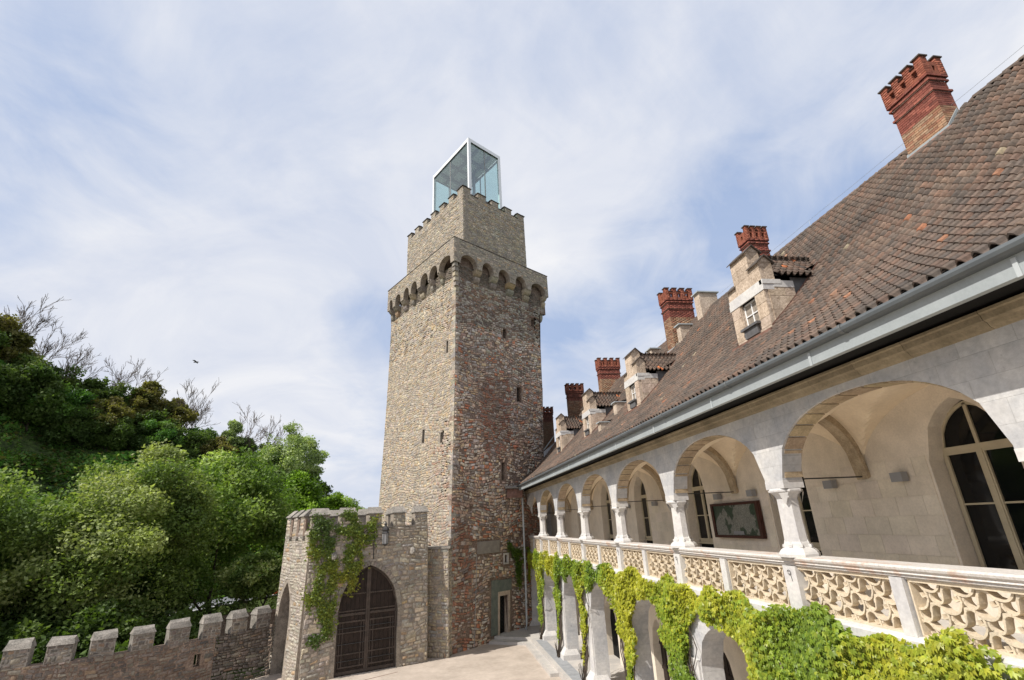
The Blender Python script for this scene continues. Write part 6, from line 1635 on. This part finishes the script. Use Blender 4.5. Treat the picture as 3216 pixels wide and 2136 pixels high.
# ------------------------------------------------------------------ Virginia creeper on the gallery and gatehouse
def creeper_leaves(P, Nrm, size, rng, cols, hang=.9):
    """five-fingered leaves: each leaf = 5 folded leaflets (2 quads-as-kites); P, Nrm (n,3)"""
    n = len(P); up = np.array([0, 0, 1.0])
    nn = Nrm + rng.normal(size=(n, 3)) * .38; nn[:, 2] += .35; nn /= np.linalg.norm(nn, axis=1)[:, None]
    dwn = -up[None] * hang + rng.normal(size=(n, 3)) * .35; dwn -= (dwn * nn).sum(1)[:, None] * nn; dwn /= np.linalg.norm(dwn, axis=1)[:, None]
    sd = np.cross(nn, dwn); s = (size * rng.uniform(.5, 1.5, n))[:, None]
    Vs = []
    for ang, ln in ((0, 1.0), (.62, .92), (-.62, .92), (1.3, .66), (-1.3, .66)):
        d = dwn * math.cos(ang) + sd * math.sin(ang); q = np.cross(nn, d); c = P + nn * s * .10
        tip = P + d * s * ln - nn * s * .30 * ln
        mid = P + d * s * ln * .55 + nn * s * .04; w = q * s * .21 * ln
        Vs.append(np.stack([P, mid + w, tip, mid - w], 1))
    V = np.stack(Vs, 1).reshape(-1, 3); F = np.arange(n * 20).reshape(-1, 4)
    C = np.repeat(cols, 5, axis=0)
    return V, F, C


YEL = np.array([.43, .43, .045]); MID = np.array([.25, .34, .04]); DRK = np.array([.11, .19, .03])


def vine_cols(Y, Z, rng, bias=0.0):
    w = np.sin(Y * .9 + 1.1) * .5 + np.sin(Y * .37 + 2.2 + Z * .8) * .6 + np.sin(Z * 2.1 + Y * 1.7) * .25 + bias + rng.normal(size=len(Y)) * .32
    t = np.clip((w + 1) / 2, 0, 1)[:, None]
    c = np.where(t > .5, MID + (YEL - MID) * (t - .5) * 2, DRK + (MID - DRK) * t * 2)
    return c * rng.uniform(.75, 1.2, (len(Y), 1))


def gallery_creeper():
    rng = np.random.default_rng(8)
    top = lambda y: 5.98 + .16 * np.sin(y * 1.9) + .10 * np.sin(y * 4.3 + 1) + np.where(y < 9.4, -.02, 0)
    #       y centre, half width at top, half width at bottom, lowest z
    DR = [(39.6, 1.9, .55, .35), (44.0, 1.2, .5, 3.5), (34.3, 2.0, .5, 2.3), (34.35, .45, .18, .4), (28.7, 1.2, .35, 2.1), (28.7, .3, .12, .7), (22.3, 2.6, 1.0, 3.4), (22.2, 1.3, .35, 1.2), (17.4, 1.5, .85, 1.0), (11.6, 2.6, 1.6, 1.5), (5.8, 2.4, 1.6, 1.5)]
    plants = [(44.8, 37.0), (37.0, 31.5), (31.5, 25.6), (25.6, 19.9), (19.9, 14.4), (14.4, 8.6), (8.6, 2.0)]
    words = ['farthest, beside the downspout', 'second from the far end, with a thin bare foot', 'with the narrow tail ending above the parasol', 'with the broad mat over the dark passage', 'with the yellow-green tongue reaching far down', 'broad one under the near balustrade', 'nearest one at the lower right corner']
    for pi, (ya, yb) in enumerate(plants):
        ym = (ya + yb) / 2; dist = math.hypot(8, ym); area_n = int({0: 5200, 1: 5200, 2: 5600, 3: 9000, 4: 9500, 5: 15000, 6: 15000}[pi])
        n = area_n * 4; Y = rng.uniform(yb, ya, n); Z = rng.uniform(.35, 6.3, n)
        T_ = top(Y); bot = 5.02 + .28 * np.sin(Y * 1.3 + .7) + .15 * np.sin(Y * 3.7)
        bot = np.where(Y < 14.6, 5.02 + .12 * np.sin(Y * 3.1), bot); bot = np.where(Y < 9.8, 4.2, bot)
        ok = (Z > bot) & (Z < T_)
        for (yc, w0, w1, zl) in DR:
            f = np.clip((5.4 - Z) / max(.1, 5.4 - zl), 0, 1); w = .74 * (w0 + (w1 - w0) * f ** .6) + .16 * np.sin(Z * 3.3 + yc) + .10 * np.sin(Z * 7.1 + yc * 2)
            ok |= (np.abs(Y - yc + .25 * np.sin(Z * 1.4 + yc)) < w) & (Z < 5.4) & (Z > zl)
        # ragged gaps
        gap = np.sin(Y * 5.1 + Z * 2.3) + np.sin(Z * 6.1 - Y * 3.7 + 1.0) + rng.normal(size=n) * .7
        edge = np.clip((T_ - Z) / .25, 0, 1) * 1.2 + np.where(Y < 14, .5, 0)
        ok &= gap > -.80 - edge * .45
        Y, Z = Y[ok], Z[ok]
        if len(Y) > area_n: Y, Z = Y[:area_n], Z[:area_n]
        n = len(Y); puff = .10 + .30 * (np.sin(Y * 2.7 + 1.2 * np.sin(Z * 2.2)) * .5 + .5) * np.clip((Z - 2) / 3.4, .35, 1)
        X = 7.93 - rng.uniform(.02, 1, n) ** .8 * puff
        Nn_ = np.tile(np.array([[-1.0, -.1, .1]]), (n, 1)); sz = .088 if pi < 3 else .092
        cols = vine_cols(Y, Z, rng, (.6 if pi == 4 else .3 if pi in (0, 3) else .8 if pi == 5 else .3 if pi == 6 else .25))
        V, F, C = creeper_leaves(np.stack([X, Y, Z], 1), Nn_, sz, rng, cols)
        foot = {0: 39.2, 1: 34.0, 2: 28.6, 3: 22.4, 4: 17.0, 5: 11.3, 6: 5.6}[pi]
        o = empty('creeper', (7.6, foot, .35), 'creeper on the gallery, ' + words[pi], 'creeper', 'creepers along the gallery front')
        q = mesh_np('leaves', V, F, C, M['ivy'], o); q['kind'] = 'stuff'
        mb = MB(); rg = random.Random(pi)
        for k in range(14):
            y = foot + rg.uniform(-.2, .2); p = [(7.6 + rg.uniform(-.08, .08), y, .3), (7.75, y + rg.uniform(-.2, .2), 1.0)]; z = 1.0; yy = y
            while z < 5.6:
                z += rg.uniform(.35, .6); yy += rg.uniform(-.14, .14) * (1 + z * .35); p.append((7.88 - rg.uniform(0, .03), yy, min(z, 5.7)))
            if k > 6: yy2 = yy + rg.uniform(-1, 1) * 2.2; p.append((7.88, (yy + yy2) / 2, 5.75)); p.append((7.88, yy2, 5.6))
            mb.tube(p, [.022 * (1 - .7 * i / len(p)) + .004 for i in range(len(p))], 4, cap=False)
        mb.build('stems', M['bark'], o, recalc=False)
        # bare pruned shoots round the foot
        mb = MB()
        for k in range(16):
            a = rg.uniform(0, 6.28); r = rg.uniform(.1, .28); mb.tube([(7.6, foot, .36), (7.6 + r * .5 * math.cos(a), foot + r * math.sin(a), .55), (7.6 + r * math.cos(a), foot + r * 1.3 * math.sin(a), .9 + rg.uniform(0, .35))], .009, 3, cap=False)
        mb.build('bare_shoots', M['bark'], o, recalc=False)


gallery_creeper()


def wall_creeper(name, label, cat, P, strands, n, rng, dens_w, size=.085, bias=0.0, dark=1.0):
    """strands: list of [(s,z),...] paths on the wall face P(s,z,o)"""
    o = empty(name, tuple(P(strands[0][0][0], 0, .05)), label, cat)
    tot = sum(math.dist(a, b) for st in strands for a, b in zip(st, st[1:])); S = []; Zs = []
    mb = MB()
    for st in strands:
        for a, b in zip(st, st[1:]):
            L = math.dist(a, b); k = int(n * L / tot); t = rng.uniform(0, 1, k)
            j = rng.normal(size=(k, 2)) * dens_w
            S.append(a[0] + (b[0] - a[0]) * t + j[:, 0]); Zs.append(a[1] + (b[1] - a[1]) * t + j[:, 1])
        mb.tube([P(s, z, .05) for s, z in st], .015, 4, cap=False)
    S = np.concatenate(S); Zs = np.concatenate(Zs); ok = (np.sin(S * 6 + Zs * 2) + np.sin(Zs * 5 - S * 3) + rng.normal(size=len(S)) * .5) > -1.0; S, Zs = S[ok], Zs[ok]
    pts = np.array([tuple(P(s, z, .05 + .16 * abs(rng.normal()) * .7)) for s, z in zip(S, Zs)])
    n0 = (P(1, 3, 1) - P(1, 3, 0)).normalized(); N_ = np.tile(np.array([tuple(n0)]), (len(pts), 1))
    V, F, C = creeper_leaves(pts, N_, size, rng, vine_cols(S * 1.3 + 3, Zs, rng, bias) * dark)
    q = mesh_np('leaves', V, F, C, M['ivy'], o); q['kind'] = 'stuff'; mb.build('stems', M['bark'], o, recalc=False)


_rng = np.random.default_rng(17)
wall_creeper('creeper', 'climbing creeper in two hanging swags on the gatehouse front left of the gate', 'creeper', GF.P,
             [[(.25, 8.9), (.35, 8.0), (.45, 7.0), (.9, 6.0), (.7, 5.0), (.5, 4.4), (1.1, 3.6), (1.2, 2.6)], [(.2, 8.6), (.3, 7.6), (.2, 6.8)], [(.8, 8.9), (1.1, 8.0), (1.2, 7.0), (1.5, 5.8), (1.4, 4.6), (1.5, 3.4), (1.3, 2.2)],
              [(1.5, 8.1), (2.2, 8.2), (2.6, 7.6), (2.5, 6.8), (2.3, 5.9), (2.1, 5.2)], [(2.0, 9.2), (2.5, 9.0), (2.7, 8.2)], [(2.7, 8.1), (3.3, 7.9), (3.8, 8.3), (4.1, 8.7)], [(3.0, 7.9), (3.3, 7.4), (3.9, 7.6)], [(2.7, 7.4), (3.0, 6.2), (2.9, 5.5), (2.4, 4.6)], [(.2, 4.8), (.3, 4.2), (.6, 3.9)], [(.5, 2.2), (.9, 2.0)]],
             12500, _rng, .19, .085, .1, .68)
wall_creeper('creeper', 'small creeper tuft climbing the tower corner by the downspout', 'creeper', TR.P, [[(5.95, 6.6), (6.3, 6.0), (6.9, 5.6), (7.2, 4.8), (7.1, 4.0), (7.3, 3.4)], [(6.6, 6.0), (7.3, 5.9), (7.5, 5.0)], [(7.0, 5.0), (7.5, 4.2)]], 2200, _rng, .14, .085, -.2, .8)
